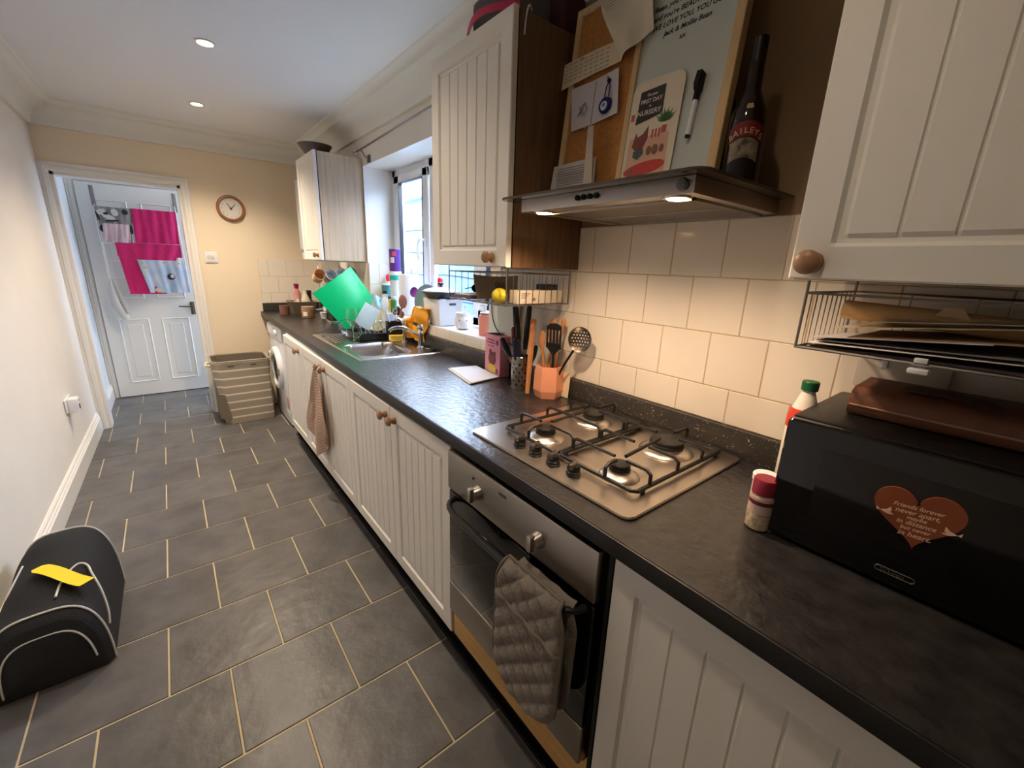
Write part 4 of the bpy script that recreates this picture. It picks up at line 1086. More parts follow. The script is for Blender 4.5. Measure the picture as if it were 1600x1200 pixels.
obj('chalkboard_print', flat([(.022, .158), (.100, .172), (.098, .240), (.026, .236)], 0, z=L0+.0003), mat('print_slate', (62, 56, 56), .6), gc)
TT = lambda s_, sz, x, y: text_mesh(s_, sz, GM @ Matrix.Translation((x, y, L0+.0007)), align='CENTER', bold=.0002)
obj('lettering', join([TT('On your', .009, .062, .222), TT('FIRST DAY', .0135, .061, .206), TT('at', .008, .060, .196), TT('NURSERY', .0165, .059, .178)]), paper, gc)
cat_ = MB().prism([(.022, .105), (.030, .138), (.037, .126), (.052, .132), (.066, .150), (.068, .120), (.058, .098), (.036, .092)], .0003, 'z', L0+.0004)
obj('cat_print', cat_.xf(GM), mat('print_cat', (132, 70, 60), .6), gc)
obj('scarf_print', MB().prism([(.030, .092), (.058, .098), (.062, .084), (.046, .070), (.030, .078)], .0003, 'z', L0+.0006).xf(GM), mat('print_petrol', (70, 92, 100), .6), gc)
tb_ = [(.070+.062*cos(2*pi*i/24), .046+.016*sin(2*pi*i/24)+.006*cos(2*pi*i/24)) for i in range(24)]
obj('red_table_print', MB().prism(tb_, .0003, 'z', L0+.0008).xf(GM), mat('print_red', (206, 74, 66), .6), gc)
pl_ = MB()
for i in range(13):
    a = radians(20+140*i/12); c = Vector((.112, .150, L0+.0006)); e = c+Vector((cos(a), sin(a), 0))*(.035 if i % 2 else .026); s_ = Vector((-sin(a), cos(a), 0))*.0035
    pl_.face([c, c.lerp(e, .5)+s_, e, c.lerp(e, .5)-s_])
obj('plant_print', pl_.xf(GM), mat('print_green', (92, 128, 84), .6), gc)
pr = MB().box(.106, .120, .125, .142, L0+.0004, L0+.0008)
for x in (.078, .088, .098): pr.box(x, x+.005, .118, .138, L0+.0004, L0+.0008)
obj('books_print', pr.xf(GM), mat('print_rose', (196, 92, 84), .6), gc)
obj('flag_print', MB().box(.006, .016, .17, .186, L0+.0004, L0+.0008).xf(GM), mat('print_rose', (196, 92, 84), .6), gc)
for (x, y, r_) in [(.078, .088, .008), (.096, .088, .009), (.116, .088, .007), (.030, .036, .009), (.055, .028, .006)]: obj('animal_print', MB().prism([(x+r_*cos(2*pi*i/10), y+1.4*r_*sin(2*pi*i/10)) for i in range(10)], .0003, 'z', L0+.0012).xf(GM), mat('print_taupe', (140, 100, 88), .6), gc)
# marker pen on the whiteboard
mk = thing('marker_pen', 'white whiteboard marker with a black eraser cap stuck to the whiteboard', 'pen', tuple(BP(.45, .2)))
PM = frameM(BP(.446, .128, .008), BP(.010, 1, 0)-BP(0, 0, 0) if False else (BU+Vector((0, -.05, 0))), BN)
obj('barrel', MB().cyl((.006, 0, 0), .0062, .075, 16, 'x').xf(PM), white_p, mk)
obj('tip', MB().cyl((0, 0, 0), .0058, .008, 16, 'x').xf(PM), black, mk)
obj('cap', MB().cyl((.080, 0, 0), .0072, .022, 16, 'x').prism([(.10, -.012), (.112, -.017), (.138, -.012), (.140, .010), (.112, .014), (.10, .008)], .012, 'z', -.006).xf(PM), black, mk)

# bottles on the hood
b1 = thing('liqueur_bottle', 'dark brown liqueur bottle with a curved red label on the hood', 'bottle', (1.05, .505, 1.581))
bt = mat('dark_bottle', (26, 14, 10), .08, coat=.3); C1 = (1.055, .508, 1.581)
obj('bottle', MB().lathe([(.034, 0), (.0385, .006), (.0385, .13), (.036, .155), (.024, .182), (.0165, .20), (.0145, .285), (.0135, .287)], C1, 36), bt, b1)
obj('cap', MB().lathe([(.0152, .235), (.0156, .298), (.0135, .3005), (0, .301)], C1, 24), mat('cap_dark', (20, 14, 12), .35), b1)
def arc_patch(c, r, a0, a1, z0, z1, bend=0, n=16):
    """label wrapped on a cylinder; angles in radians in the x/y plane"""
    def f(u, v):
        a = a0+(a1-a0)*u; return (c[0]+r*cos(a), c[1]+r*sin(a), c[2]+z0+(z1-z0)*v+bend*(1-(2*u-1)**2))
    return MB().grid(n, 4, f, .0003)
fa = math.atan2(-C1[1], -C1[0])
obj('label_band', arc_patch(C1, .0390, fa-.95, fa+.95, .092, .122, .012), mat('label_wine', (110, 22, 20), .4), b1)
obj('label_scene', arc_patch(C1, .0389, fa-.8, fa+.8, .052, .092, .010), mat('label_scene', (150, 140, 118), .5, var=.3, vs=60, col2=(60, 50, 36)), b1)
def arc_text(s_, c, r, a_mid, z, size, step, m_, bend=0):
    ms = []
    for i, ch in enumerate(s_):
        a = a_mid+(i-(len(s_)-1)/2)*step; k = (i-(len(s_)-1)/2)/max(1, (len(s_)-1)/2)
        P_ = Vector((c[0]+r*cos(a), c[1]+r*sin(a), c[2]+z-bend*k*k))
        ms.append(text_mesh(ch, size, frameM(P_, (-sin(a), cos(a), -.35*k*(bend > 0)), (.35*k*(bend > 0)*-sin(a), .35*k*(bend > 0)*cos(a), 1)), align='CENTER', bold=.0003))
    return join(ms)
obj('lettering', arc_text('BAILEYS', C1, .0396, fa, .110, .017, .25, None, .012), mat('label_gold', (190, 160, 120), .4), b1)
obj('emblem', join([text_mesh('B', .012, frameM((C1[0]+.0368*cos(fa)-.0, C1[1]+.0368*sin(fa), C1[2]+.158), (-sin(fa), cos(fa), 0), (0, 0, 1)), bold=.0005),
                    text_mesh('B', .012, frameM((C1[0]+.0368*cos(fa), C1[1]+.0368*sin(fa), C1[2]+.158), (-sin(fa), cos(fa), 0), (0, 0, 1)) @ Matrix.Diagonal((-1, 1, 1, 1)), bold=.0005)]), mat('label_gold', (190, 160, 120), .4), b1)
b2 = thing('wine_bottle', 'darker bottle with a gold cap half hidden behind the notice board', 'bottle', (1.13, .60, 1.581))
C2 = (1.128, .598, 1.581)
obj('bottle', MB().lathe([(.028, 0), (.031, .005), (.031, .16), (.026, .19), (.0135, .225), (.0125, .27)], C2, 32), mat('green_black_bottle', (24, 26, 20), .08), b2)
obj('cap', MB().lathe([(.0138, .262), (.0138, .297), (.012, .299), (0, .299)], C2, 24), mat('cap_gold', (150, 112, 60), .4, .4), b2)

# ------------------------------------------------------------ wire racks
def rack(name, label, x0, x1, y0, y1, zb, zt, ztop, side_n, parent_name='frame'):
    o = thing('wire_rack', label, 'wire rack', ((x0+x1)/2, (y0+y1)/2, zb)); r = .0024
    f = MB()
    f.tube([(x0, y0, zb), (x0, y1, zb), (x1, y1, zb), (x1, y0, zb)], r, 6, closed=True)
    f.tube([(x0, y0, zt), (x0, y1, zt), (x1, y1, zt), (x1, y0, zt)], r, 6, closed=True)
    for (x, y) in [(x0, y0), (x0, y1), (x1, y0), (x1, y1)]: f.tube([(x, y, zb), (x, y, ztop)], r, 6)
    obj('frame', f, wire, o)
    g = MB()
    for i in range(1, side_n+1):
        x = x0+(x1-x0)*i/(side_n+1)
        g.tube([(x, y0, zt), (x, y0, zb), (x, y1, zb), (x, y1, zt)], .0014, 5)
    obj('side_wires', g, wire, o)
    h = MB()
    for i in range(1, 5):
        y = y0+(y1-y0)*i/5; h.tube([(x0, y, zb), (x1, y, zb), (x1, y, zt)], .0014, 5)
    obj('base_wires', h, wire, o)
    return o
rack('wire_rack', 'wire rack below the left wall cabinet, holding papers and a lemon', .872, 1.165, 1.125, 1.495, 1.268, 1.372, 1.391, 9)
rack('wire_rack', 'wire rack full of papers below the right wall cabinet', .872, 1.165, -.20, .268, 1.275, 1.370, 1.391, 9)
lm = thing('lemon', 'yellow lemon at the front corner of the left wire rack', 'lemon', (.905, 1.18, 1.30))
obj('lemon_body', MB().lathe([(0, -.033), (.006, -.030), (.017, -.022), (.025, -.008), (.026, .006), (.019, .021), (.008, .029), (.004, .034), (0, .035)], (.898, 1.195, 1.2975), 24, axis='y'), mat('lemon_yellow', (222, 200, 40), .45, bump=.2, bs=180), lm)
cbx = thing('white_carton', 'white printed carton lying along the side of the left wire rack', 'box', (1.02, 1.15, 1.272))
obj('carton', MB().box(.93, 1.14, 1.134, 1.18, 1.2725, 1.318, .001), mat('carton_cream', (222, 208, 188), .6), cbx)
ln = MB()
for i in range(3): ln.box(.945, .985-.008*i, 1.1333, 1.1339, 1.306-.007*i, 1.3085-.007*i)
obj('print', ln.box(.995, 1.01, 1.1333, 1.1339, 1.282, 1.292), inkg, cbx)
bb = thing('black_case', 'small black case on top of the white carton in the left wire rack', 'case', (1.09, 1.155, 1.319))
obj('case', MB().box(1.055, 1.125, 1.14, 1.185, 1.3188, 1.338, .004), blackp, bb)
gcd = thing('grey_card', 'curled grey-brown card with dark handwriting in the left wire rack', 'card', (1.0, 1.38, 1.272))
def gcf(u, v): return (.905+.165*u, 1.345-.035*u+.05*v*(1-u)*.6, 1.275+.088*v-.006*sin(u*pi)*v)
obj('card', MB().grid(12, 10, gcf, .001), mat('card_grey', (150, 140, 126), .8), gcd, 60)
sc = MB()
for k in range(4): sc.tube([Vector(gcf(.50+.06*k+.03*sin(j*1.5), .25+.12*j))+Vector((0, -.002, 0)) for j in range(5)], .0013, 5)
obj('scribble', sc, black, gcd)
for (nm, lab, x0, x1, y0, y1, z0, z1, m_) in [
    ('notebook', 'brown folder lying flat at the left of the left wire rack', .885, 1.12, 1.36, 1.485, 1.2725, 1.284, mat('folder_brown', (116, 84, 70), .6)),
    ('envelope', 'white envelope lying on the brown folder in the left wire rack', .89, 1.05, 1.375, 1.48, 1.2845, 1.2875, paper)]:
    o = thing(nm, lab, 'papers', ((x0+x1)/2, (y0+y1)/2, z0)); obj('cover', MB().box(x0, x1, y0, y1, z0, z1, .001), m_, o)
sg_ = thing('sunglasses', 'dark sunglasses lying in the left wire rack', 'sunglasses', (.99, 1.43, 1.288))
sgm = MB()
for dx in (-.03, .03): sgm.prism([(.97+dx+.024*cos(2*pi*i/14), 1.292+.018+.017*sin(2*pi*i/14)) for i in range(14)], .0025, 'y', 1.40+abs(dx)*0)
obj('lenses', sgm.box(.962, .978, 1.40, 1.403, 1.312, 1.316), blackg, sg_)
obj('arms', MB().tube([(.918, 1.402, 1.313), (.925, 1.46, 1.305)], .002, 6).tube([(1.022, 1.402, 1.313), (1.015, 1.46, 1.305)], .002, 6), blackp, sg_)
# papers in the right rack
def rsheet(name, label, cat, y0, y1, x0, x1, z, dz, rot, m_, th=.0012, grp=None, sag=.01):
    o = thing(name, label, cat, ((x0+x1)/2, (y0+y1)/2, z), grp); ca, sa = cos(rot), sin(rot); cx, cy_ = (x0+x1)/2, (y0+y1)/2
    def f(u, v):
        x = x0+(x1-x0)*u-cx; y = y0+(y1-y0)*v-cy_
        return (cx+x*ca-y*sa, cy_+x*sa+y*ca, z+dz*(1-v)+sag*sin(u*3+v*2)*.25)
    obj('sheet', MB().grid(10, 14, f, th), m_, o, 60); return o
G2 = 'papers in the right wire rack'
rsheet('magazine', 'lowest magazine in the right wire rack, with a dark cover', 'magazine', -.19, .25, .885, 1.15, 1.279, .002, 0, mat('mag_dark', (70, 58, 66), .5), .003, G2, .004)
rsheet('letter', 'white letter with a grey window, low in the right wire rack', 'letter', -.17, .255, .882, 1.10, 1.284, .012, .02, paper, .001, G2, .004)
rsheet('magazine', 'grey magazine in the middle of the pile in the right wire rack', 'magazine', -.19, .24, .885, 1.12, 1.289, .016, -.03, mat('mag_grey', (120, 116, 118), .5), .002, G2, .006)
rsheet('letter', 'folded white letter with printed lines in the right wire rack', 'letter', .03, .25, .884, 1.04, 1.293, .022, -.06, mat('paper_cool', (204, 202, 206), .7), .001, G2, .004)
rsheet('folder', 'brown card folder near the top of the right wire rack pile', 'folder', -.19, .20, .89, 1.12, 1.300, .035, 0, mat('folder_tan', (150, 122, 96), .7), .002, G2, .006)
rsheet('brochure', 'cream brochure on top of the pile in the right wire rack', 'brochure', -.18, .23, .90, 1.15, 1.312, .045, .05, mat('brochure_cream', (226, 206, 168), .6), .0015, G2, .012)
rsheet('letter', 'large white sheet sagging over the brochure in the right wire rack', 'letter', -.17, .17, .888, 1.13, 1.327, .030, -.02, mat('paper_rack', (214, 206, 196), .7), .001, G2, .014)
re_ = thing('rolled_envelope', 'rolled buff envelope on top of the papers in the right wire rack', 'envelope', (.95, 0, 1.33))
obj('roll', MB().lathe([(.010, -.38), (.0165, -.38), (.0165, 0), (.013, 0), (.013, -.02)], (0, 0, 0), 24, axis='y', sy=1).xf(frameM((.965, .232, 1.3425), (1, 0, 0), (0, 1, .05)) ), mat('buff_paper', (214, 178, 126), .6), re_, 50)
obj('flap', MB().grid(8, 8, lambda u, v: (.951-.001*u, .12-.06*u+.04*v*(u-.5), 1.330+.028*v), .0015), mat('buff_light', (226, 198, 150), .6), re_)
ck2 = thing('white_peg', 'small white plastic clip on the front edge of the right wire rack', 'clip', (.87, .10, 1.27))
obj('clip', MB().box(.860, .880, .088, .112, 1.2615, 1.269, .002).box(.866, .874, .092, .108, 1.2775, 1.285, .002), white_p, ck2)

# ------------------------------------------------------------ window sill and what stands on it
SZ = wz0+.001
kr = thing('kitchen_roll', 'white kitchen roll standing on the window sill', 'kitchen roll', (1.29, 2.74, SZ))
kc = (1.285, 2.74, SZ)
obj('paper_roll', MB().lathe([(.020, .01), (.066, .01), (.068, .02), (.068, .268), (.066, .275), (.020, .275)], kc, 36), mat('roll_white', (224, 226, 228), .8, bump=.3, bs=60), kr)
obj('holder', MB().lathe([(.060, 0), (.060, .009), (0, .009)], kc, 28).tube([(kc[0], kc[1], SZ+.01), (kc[0], kc[1], SZ+.28), (kc[0], kc[1]-.015, SZ+.305), (kc[0], kc[1]-.035, SZ+.31), (kc[0], kc[1]-.045, SZ+.285)], .003, 6), chrome, kr)
tc_ = (1.285, 2.96, SZ)
tj = thing('plastic_jar', 'clear plastic jar with a teal lid beside the kitchen roll', 'jar', tc_)
obj('jar', MB().lathe([(.036, 0), (.040, .004), (.040, .225), (.036, .235)], tc_, 28), mat('jar_clear', (214, 216, 216), .15, alpha=.9), tj)
obj('lid', MB().lathe([(.042, .228), (.042, .262), (.040, .265), (0, .265)], tc_, 28), mat('lid_teal', (20, 170, 160), .4), tj)
obj('collar', MB().lathe([(.0425, .262), (.0425, .285), (.040, .287), (0, .287)], tc_, 28), white_p, tj)
pc = (1.285, 2.96, SZ+.288)
pu = thing('purple_canister', 'purple canister with small round pictures stacked on the teal-lidded jar', 'canister', pc)
obj('canister', MB().lathe([(.036, 0), (.039, .003), (.039, .148), (.036, .152), (0, .152)], pc, 32), mat('canister_purple', (92, 44, 130), .35), pu)
fa2 = math.atan2(-pc[1], -pc[0])
obj('red_print', arc_patch(pc, .0393, fa2-.5, fa2+.2, .105, .135), mat('print_coral', (206, 84, 96), .5), pu)
obj('white_print', arc_patch(pc, .0394, fa2-.9, fa2-.1, .058, .095), mat('print_ivory', (214, 206, 200), .5), pu)
bcn = (1.285, 3.12, SZ)
cn = thing('snack_tube', 'blue and green cardboard tube with a white rim on the window sill', 'tube', bcn)
obj('tube', MB().lathe([(.038, 0), (.038, .185), (0, .185)], bcn, 28), mat('tube_blue', (50, 128, 156), .35, col2=(70, 140, 110), vs=14), cn)
obj('rim', MB().lathe([(.0395, .184), (.0395, .192), (0, .193)], bcn, 28), white_p, cn)
rp = (1.32, 3.17, SZ)
rb = thing('red_capped_bottle', 'bottle with a round red cap behind the blue tube', 'bottle', rp)
obj('bottle', MB().lathe([(.024, 0), (.026, .004), (.026, .17), (.012, .20), (.012, .212)], rp, 24), mat('bottle_white', (226, 226, 226), .3), rb)
obj('cap', MB().lathe([(.017, .21), (.019, .225), (.018, .25), (.008, .262), (0, .263)], rp, 20), mat('cap_red', (214, 40, 54), .35), rb)
for (nm, lab, cat, c, r_, h_, m1, m2) in [
    ('sauce_bottle', 'small bottle with a yellow label at the foot of the teal-lidded jar', 'bottle', (1.225, 2.93), .018, .115, mat('label_yellow', (226, 184, 60), .5), mat('cap_brown', (84, 66, 66), .5)),
    ('gherkin_jar', 'small green jar between the yellow-labelled bottle and the kitchen roll', 'jar', (1.225, 2.87), .021, .12, mat('jar_green', (70, 128, 76), .3), mat('cap_grey', (196, 204, 206), .4)),
    ('pepper_pot', 'small white pot with a dark band next to the blue tube', 'pot', (1.225, 3.02), .02, .15, mat('pot_white', (206, 208, 214), .4), mat('cap_navy', (40, 44, 66), .4))]:
    o = thing(nm, lab, cat, (*c, SZ)); obj('body', MB().lathe([(r_*.9, 0), (r_, .004), (r_, h_*.8), (r_*.7, h_*.86)], (*c, SZ), 20), m1, o)
    obj('cap', MB().lathe([(r_*.75, h_*.84), (r_*.78, h_), (0, h_+.001)], (*c, SZ), 20), m2, o)
# white storage box
wx0, wx1, wy0_, wy1_ = 1.196, 1.352, 2.165, 2.36
wbx = thing('storage_box', 'white plastic storage box with a slot handle on the window sill', 'storage box', (1.28, 2.26, SZ))
t = bmesh.new(); rings = []
for ins, z in [(.012, 0), (.008, .004), (0, .150), (.004, .152), (.006, .148), (.014, .006)]:
    rings.append([t.verts.new((x, y, SZ+z)) for x, y in [(wx0+ins, wy0_+ins), (wx1-ins, wy0_+ins), (wx1-ins, wy1_-ins), (wx0+ins, wy1_-ins)]])
for A_, B_ in zip(rings, rings[1:]):
    for i in range(4): t.faces.new([A_[i], A_[(i+1) % 4], B_[(i+1) % 4], B_[i]])
t.faces.new(rings[0][::-1]); t.faces.new(rings[-1]); bmesh.ops.recalc_face_normals(t, faces=t.faces)
obj('box', MB()._join(t), white_p, wbx)
sl_ = [(.020*c_+dx, .006*s_) for c_, s_, dx in [(cos(a), sin(a), 0) for a in [2*pi*i/16 for i in range(16)]]]
obj('slot_handle', MB().prism([(1.285+(.016 if c_ > 0 else -.016)+.007*c_, SZ+.125+.007*s_) for c_, s_ in [(cos(2*pi*i/16), sin(2*pi*i/16)) for i in range(16)]], -.001, 'y', wy0_+.0005), mat('slot_dark', (70, 80, 96), .6), wbx)
# frying pan with a glass lid resting on the box
pan = thing('frying_pan', 'dark frying pan resting on top of the white storage box', 'frying pan', (1.27, 2.26, SZ+.153))
pcn = (1.262, 2.262, SZ+.1535)
obj('pan', MB().lathe([(.06, 0), (.085, .004), (.112, .036), (.115, .038), (.111, .038), (.084, .008), (0, .006)], pcn, 40), mat('pan_dark', (40, 44, 50), .4), pan)
lid = thing('pan_lid', 'glass pan lid with a black knob on the frying pan', 'lid', (1.262, 2.262, SZ+.192))
obj('rim', MB().tube([(pcn[0]+.111*cos(2*pi*i/36), pcn[1]+.111*sin(2*pi*i/36), SZ+.1945) for i in range(36)], .003, 6, closed=True), chrome, lid)
obj('glass', MB().lathe([(.110, .041), (.09, .052), (.05, .062), (0, .066), (0, .0645), (.05, .0605), (.09, .0505), (.108, .040)], pcn, 36, cap=False), mat('lid_glass_pale', (226, 236, 240), .08, alpha=.55), lid)
obj('knob', MB().lathe([(.008, .066), (.008, .074), (.017, .080), (.018, .088), (.014, .092), (0, .093)], pcn, 20), blackp, lid)
# round teal dish standing behind the box, purple spoon, bottle
ds = thing('round_dish', 'pale teal round dish standing on edge behind the frying pan', 'dish', (1.30, 2.47, SZ))
DM = frameM((1.285, 2.455, SZ+.112), (.30, -.95, 0), (.05, .05, 1)) @ Matrix.Scale(1.22, 4)
obj('dish', MB().lathe([(0, 0), (.06, .001), (.082, .012), (.090, .014), (.088, .017), (.06, .005), (0, .004)], n=40).xf(DM), mat('dish_teal', (120, 156, 160), .3), ds)
obj('rim', MB().tube([(.090*cos(2*pi*i/40), .090*sin(2*pi*i/40), .0155) for i in range(40)], .0022, 6, closed=True).xf(DM), mat('rim_lilac', (150, 116, 190), .4), ds)
ps = thing('purple_ladle', 'purple plastic ladle standing between the kitchen roll and the round dish', 'ladle', (1.27, 2.60, SZ))
obj('scoop', MB().lathe([(0, -.012), (.024, -.006), (.034, .010), (.033, .012), (.022, -.003), (0, -.009)], n=24).xf(frameM((1.26, 2.60, SZ+.165), (.4, -.9, 0), (.2, 0, 1))), mat('ladle_purple', (150, 70, 176), .35), ps)
obj('handle', MB().tube([(1.262, 2.59, SZ+.14), (1.262, 2.575, SZ+.07), (1.262, 2.575, SZ+.001)], [.007, .006, .006], 8), mat('ladle_dark', (90, 50, 120), .35), ps)
rq = (1.335, 2.40, SZ)
r2 = thing('spray_bottle', 'white and pink bottle with a red cap behind the frying pan', 'bottle', rq)
obj('bottle', MB().lathe([(.022, 0), (.024, .004), (.024, .17), (.015, .205), (.015, .215)], rq, 22), mat('bottle_pinkish', (216, 150, 196), .35), r2)
obj('cap', MB().lathe([(.018, .213), (.019, .225), (.017, .262), (.008, .27), (0, .27)], rq, 20), mat('cap_red', (214, 40, 54), .35), r2)
cbt = (1.335, 2.50, SZ)
cb = thing('water_bottle', 'clear blue-tinted plastic bottle behind the round dish', 'bottle', cbt)
obj('bottle', MB().lathe([(.026, 0), (.030, .004), (.030, .17), (.012, .215), (.012, .235), (0, .236)], cbt, 24), mat('bottle_blue', (176, 216, 232), .1, alpha=.6), cb)
# white ceramic jar and pink dispenser
wj = thing('ceramic_jar', 'small round white ceramic pot with two dots in front of the storage box', 'pot', (1.275, 2.02, SZ))
jc2 = (1.272, 2.03, SZ)
obj('pot', MB().lathe([(.026, 0), (.040, .008), (.047, .034), (.045, .058), (.038, .072), (.040, .078), (.041, .092), (.037, .092), (.034, .074), (0, .07)], jc2, 32), white_c, wj)
for k in (-.45, .45):
    a = math.atan2(-jc2[1], -jc2[0])+k
    obj('eye_dot', MB().ball((jc2[0]+.0455*cos(a), jc2[1]+.0455*sin(a), SZ+.052), .004), mat('dot_grey', (90, 100, 130), .5), wj)
obj('brush', MB().tube([(jc2[0]+.01, jc2[1]+.01, SZ+.03), (jc2[0]+.012, jc2[1], SZ+.13)], .005, 8), white_p, wj)
pk = thing('soap_dispenser', 'salmon pink soap dispenser with a white pump at the near end of the sill', 'soap dispenser', (1.25, 1.81, SZ))
pc2 = (1.262, 1.80, SZ)
obj('bottle', MB().lathe([(.030, 0), (.033, .004), (.033, .095), (.030, .104), (.012, .110)], pc2, 28), mat('dispenser_pink', (226, 142, 124), .4), pk)
obj('pump', MB().lathe([(.013, .108), (.026, .112), (.026, .118), (.008, .122), (.007, .150), (.011, .152), (.011, .158), (0, .159)], pc2, 20).tube([(pc2[0], pc2[1], SZ+.155), (pc2[0]-.03, pc2[1]+.01, SZ+.153)], .004, 8), white_p, pk)

# yellow rubber glove
gl = thing('rubber_glove', 'yellow rubber glove draped over the sill edge behind the tap', 'glove', (1.16, 2.40, 1.10))
def glf(u, v):
    z = 1.135-.185*v; y = 2.265+.15*u+.11*v*u-.015*v+.02*v*v
    return (1.156+.016*sin(u*9+v*3)-.014*sin(pi*u)-.01*v+.005*sin(v*14+u*4), y-.018*sin(v*6)*(1-u), z-.02*abs(u-.4)*v)
obj('glove_body', MB().grid(20, 24, glf, .006), mat('glove_yellow', (230, 160, 26), .45), gl, 70)
obj('finger', MB().tube([(1.150, 2.42, 1.06), (1.146, 2.50, 1.045), (1.146, 2.56, 1.035)], [.016, .013, .010], 10).ball((1.146, 2.56, 1.035), .010), mat('glove_yellow', (230, 160, 26), .45), gl, 60)
obj('finger', MB().tube([(1.146, 2.30, .97), (1.142, 2.31, .945)], [.014, .011], 10).ball((1.142, 2.31, .945), .011), mat('glove_yellow', (230, 160, 26), .45), gl, 60)
obj('cuff', MB().grid(10, 6, lambda u, v: (1.158+.035*(1-v), 2.265+.15*u, 1.138+.004*sin(u*9)), .005), mat('glove_yellow', (230, 160, 26), .45), gl)
# ------------------------------------------------------------ draining area
by_ = .002
tr = thing('drainer_tray', 'low black plastic draining tray on the sink drainer', 'draining tray', (.98, 2.70, WT+.007))
def traybox(x0, x1, y0, y1, z0, z1, th, m_, par, name='tray', tap=.01):
    t = bmesh.new(); rings = []
    for ins, z in [(tap, z0), (0, z1), (th, z1), (tap+th, z0+th)]:
        rings.append([t.verts.new((x, y, z)) for x, y in [(x0+ins, y0+ins), (x1-ins, y0+ins), (x1-ins, y1-ins), (x0+ins, y1-ins)]])
    for A_, B_ in zip(rings, rings[1:]):
        for i in range(4): t.faces.new([A_[i], A_[(i+1) % 4], B_[(i+1) % 4], B_[i]])
    t.faces.new(rings[0][::-1]); t.faces.new(rings[-1]); bmesh.ops.recalc_face_normals(t, faces=t.faces)
    bmesh.ops.bevel(t, geom=t.edges[:], offset=.002, segments=1, affect='EDGES')
    return obj(name, MB()._join(t), m_, par)
traybox(.875, 1.10, 2.60, 2.86, WT+.008, WT+.050, .004, blackp, tr)
cad = thing('cutlery_caddy', 'black plastic cutlery caddy full of washed utensils by the tap', 'cutlery caddy', (1.11, 2.62, WT+.007))
traybox(1.045, 1.165, 2.545, 2.595, WT+.008, WT+.125, .003, blackp, cad, 'caddy', .004)
rk = thing('dish_rack', 'chrome wire dish rack standing in the black tray', 'dish rack', (.98, 2.74, WT+.02))
f_ = MB()
for i in range(7):
    x = .905+i*.028; f_.tube([(x, 2.63, WT+.03), (x, 2.65, WT+.10), (x, 2.70, WT+.115), (x, 2.76, WT+.10), (x, 2.79, WT+.03)], .0022, 6, smooth=1)
for (y, z) in [(2.63, .03), (2.79, .03), (2.70, .112)]: f_.tube([(.895, y, WT+z), (1.08, y, WT+z)], .0025, 6)
obj('wires', f_, chrome, rk)
# green chopping board, standing on its corner
gb_ = thing('chopping_board', 'large bright green plastic chopping board drying on its corner', 'chopping board', (.93, 2.93, WT))
q00, q10, q11, q01 = [Vector(p) for p in [(.905, 2.90, .935), (1.112, 2.95, 1.150), (.983, 2.99, 1.358), (.716, 2.95, 1.186)]]
def gbf(u, v):
    p = q00.lerp(q10, u).lerp(q01.lerp(q11, u), v)
    p.y += .045*(u-.5)**2*2-.02+.02*(v-.5)**2
    return p
obj('board', MB().grid(24, 24, gbf, .0022), green, gb_, 60)
wg = thing('wine_glass', 'clear wine glass in front of the green chopping board', 'wine glass', (.865, 2.68, WT+.006))
wc = (.868, 2.68, WT+.0075)
obj('glass', MB().lathe([(.030, 0), (.030, .002), (.004, .006), (.0035, .075), (.010, .085), (.028, .105), (.035, .135), (.032, .195), (.0308, .195), (.0335, .135), (.026, .107), (.006, .088), (0, .087)], wc, 28, cap=True), glassm, wg)
dsh = thing('clear_dish', 'clear oval plastic dish leaning beside the wine glass', 'dish', (.83, 2.64, WT+.03))
obj('dish', MB().lathe([(0, 0), (.045, .002), (.07, .022), (.072, .024), (.068, .024), (.044, .005), (0, .003)], n=32, sy=.7).xf(frameM((.83, 2.61, WT+.085), (.75, -.35, -.5), (.4, .0, .6))), glassm, dsh)
cs_ = thing('frosted_tray', 'square frosted plastic tray leaning in the dish rack', 'tray', (.95, 2.67, WT+.06))
obj('tray', MB().box(-.052, .052, -.075, .075, 0, .004, .002).xf(frameM((.955, 2.655, WT+.150), (.80, -.2, -.55), (.55, .10, .80))), mat('frosted_plastic', (196, 214, 216), .3, alpha=.8), cs_)
pl2 = thing('plate', 'pale yellow and white plate drying in the dish rack', 'plate', (1.03, 2.71, WT+.06))
obj('plate', MB().lathe([(0, 0), (.05, .001), (.075, .012), (.078, .013), (.05, .004), (0, .003)], n=36).xf(frameM((1.035, 2.715, WT+.125), (.9, -.3, .0), (.0, .12, 1))), mat('plate_cream', (222, 216, 176), .3), pl2)
# utensils in the caddy
def utensil(name, label, cat, b, tpp, r_, m_, head=None, hm=None):
    o = thing(name, label, cat, b, 'washed utensils in the black caddy')
    obj('handle', MB().tube([b, tpp], r_, 8), m_, o)
    if head:
        d = (Vector(tpp)-Vector(b)).normalized(); obj('head', MB().ball((0, 0, 0), 1, *head).xf(frameM(Vector(tpp)+d*head[1]*.9, (.9, -.4, 0), d)), hm or m_, o)
zc_ = WT+.02
utensil('wooden_spoon', 'reddish wooden spoon standing up in the black caddy', 'spoon', (1.10, 2.57, zc_), (1.140, 2.550, 1.120), .0055, mat('spoon_red', (156, 104, 90), .5), (.026, .044, .006))
utensil('spatula', 'white spatula leaning left in the black caddy', 'spatula', (1.09, 2.575, zc_), (1.062, 2.60, 1.10), .005, white_p, (.022, .045, .003))
utensil('spoon', 'steel spoon in the middle of the black caddy', 'spoon', (1.10, 2.575, zc_), (1.098, 2.56, 1.075), .003, chrome, (.015, .024, .003))
utensil('whisk', 'white and grey handled brush in the black caddy', 'brush', (1.12, 2.57, zc_), (1.128, 2.58, 1.07), .006, white_p, (.017, .03, .012), mat('brush_dark', (50, 54, 60), .6))
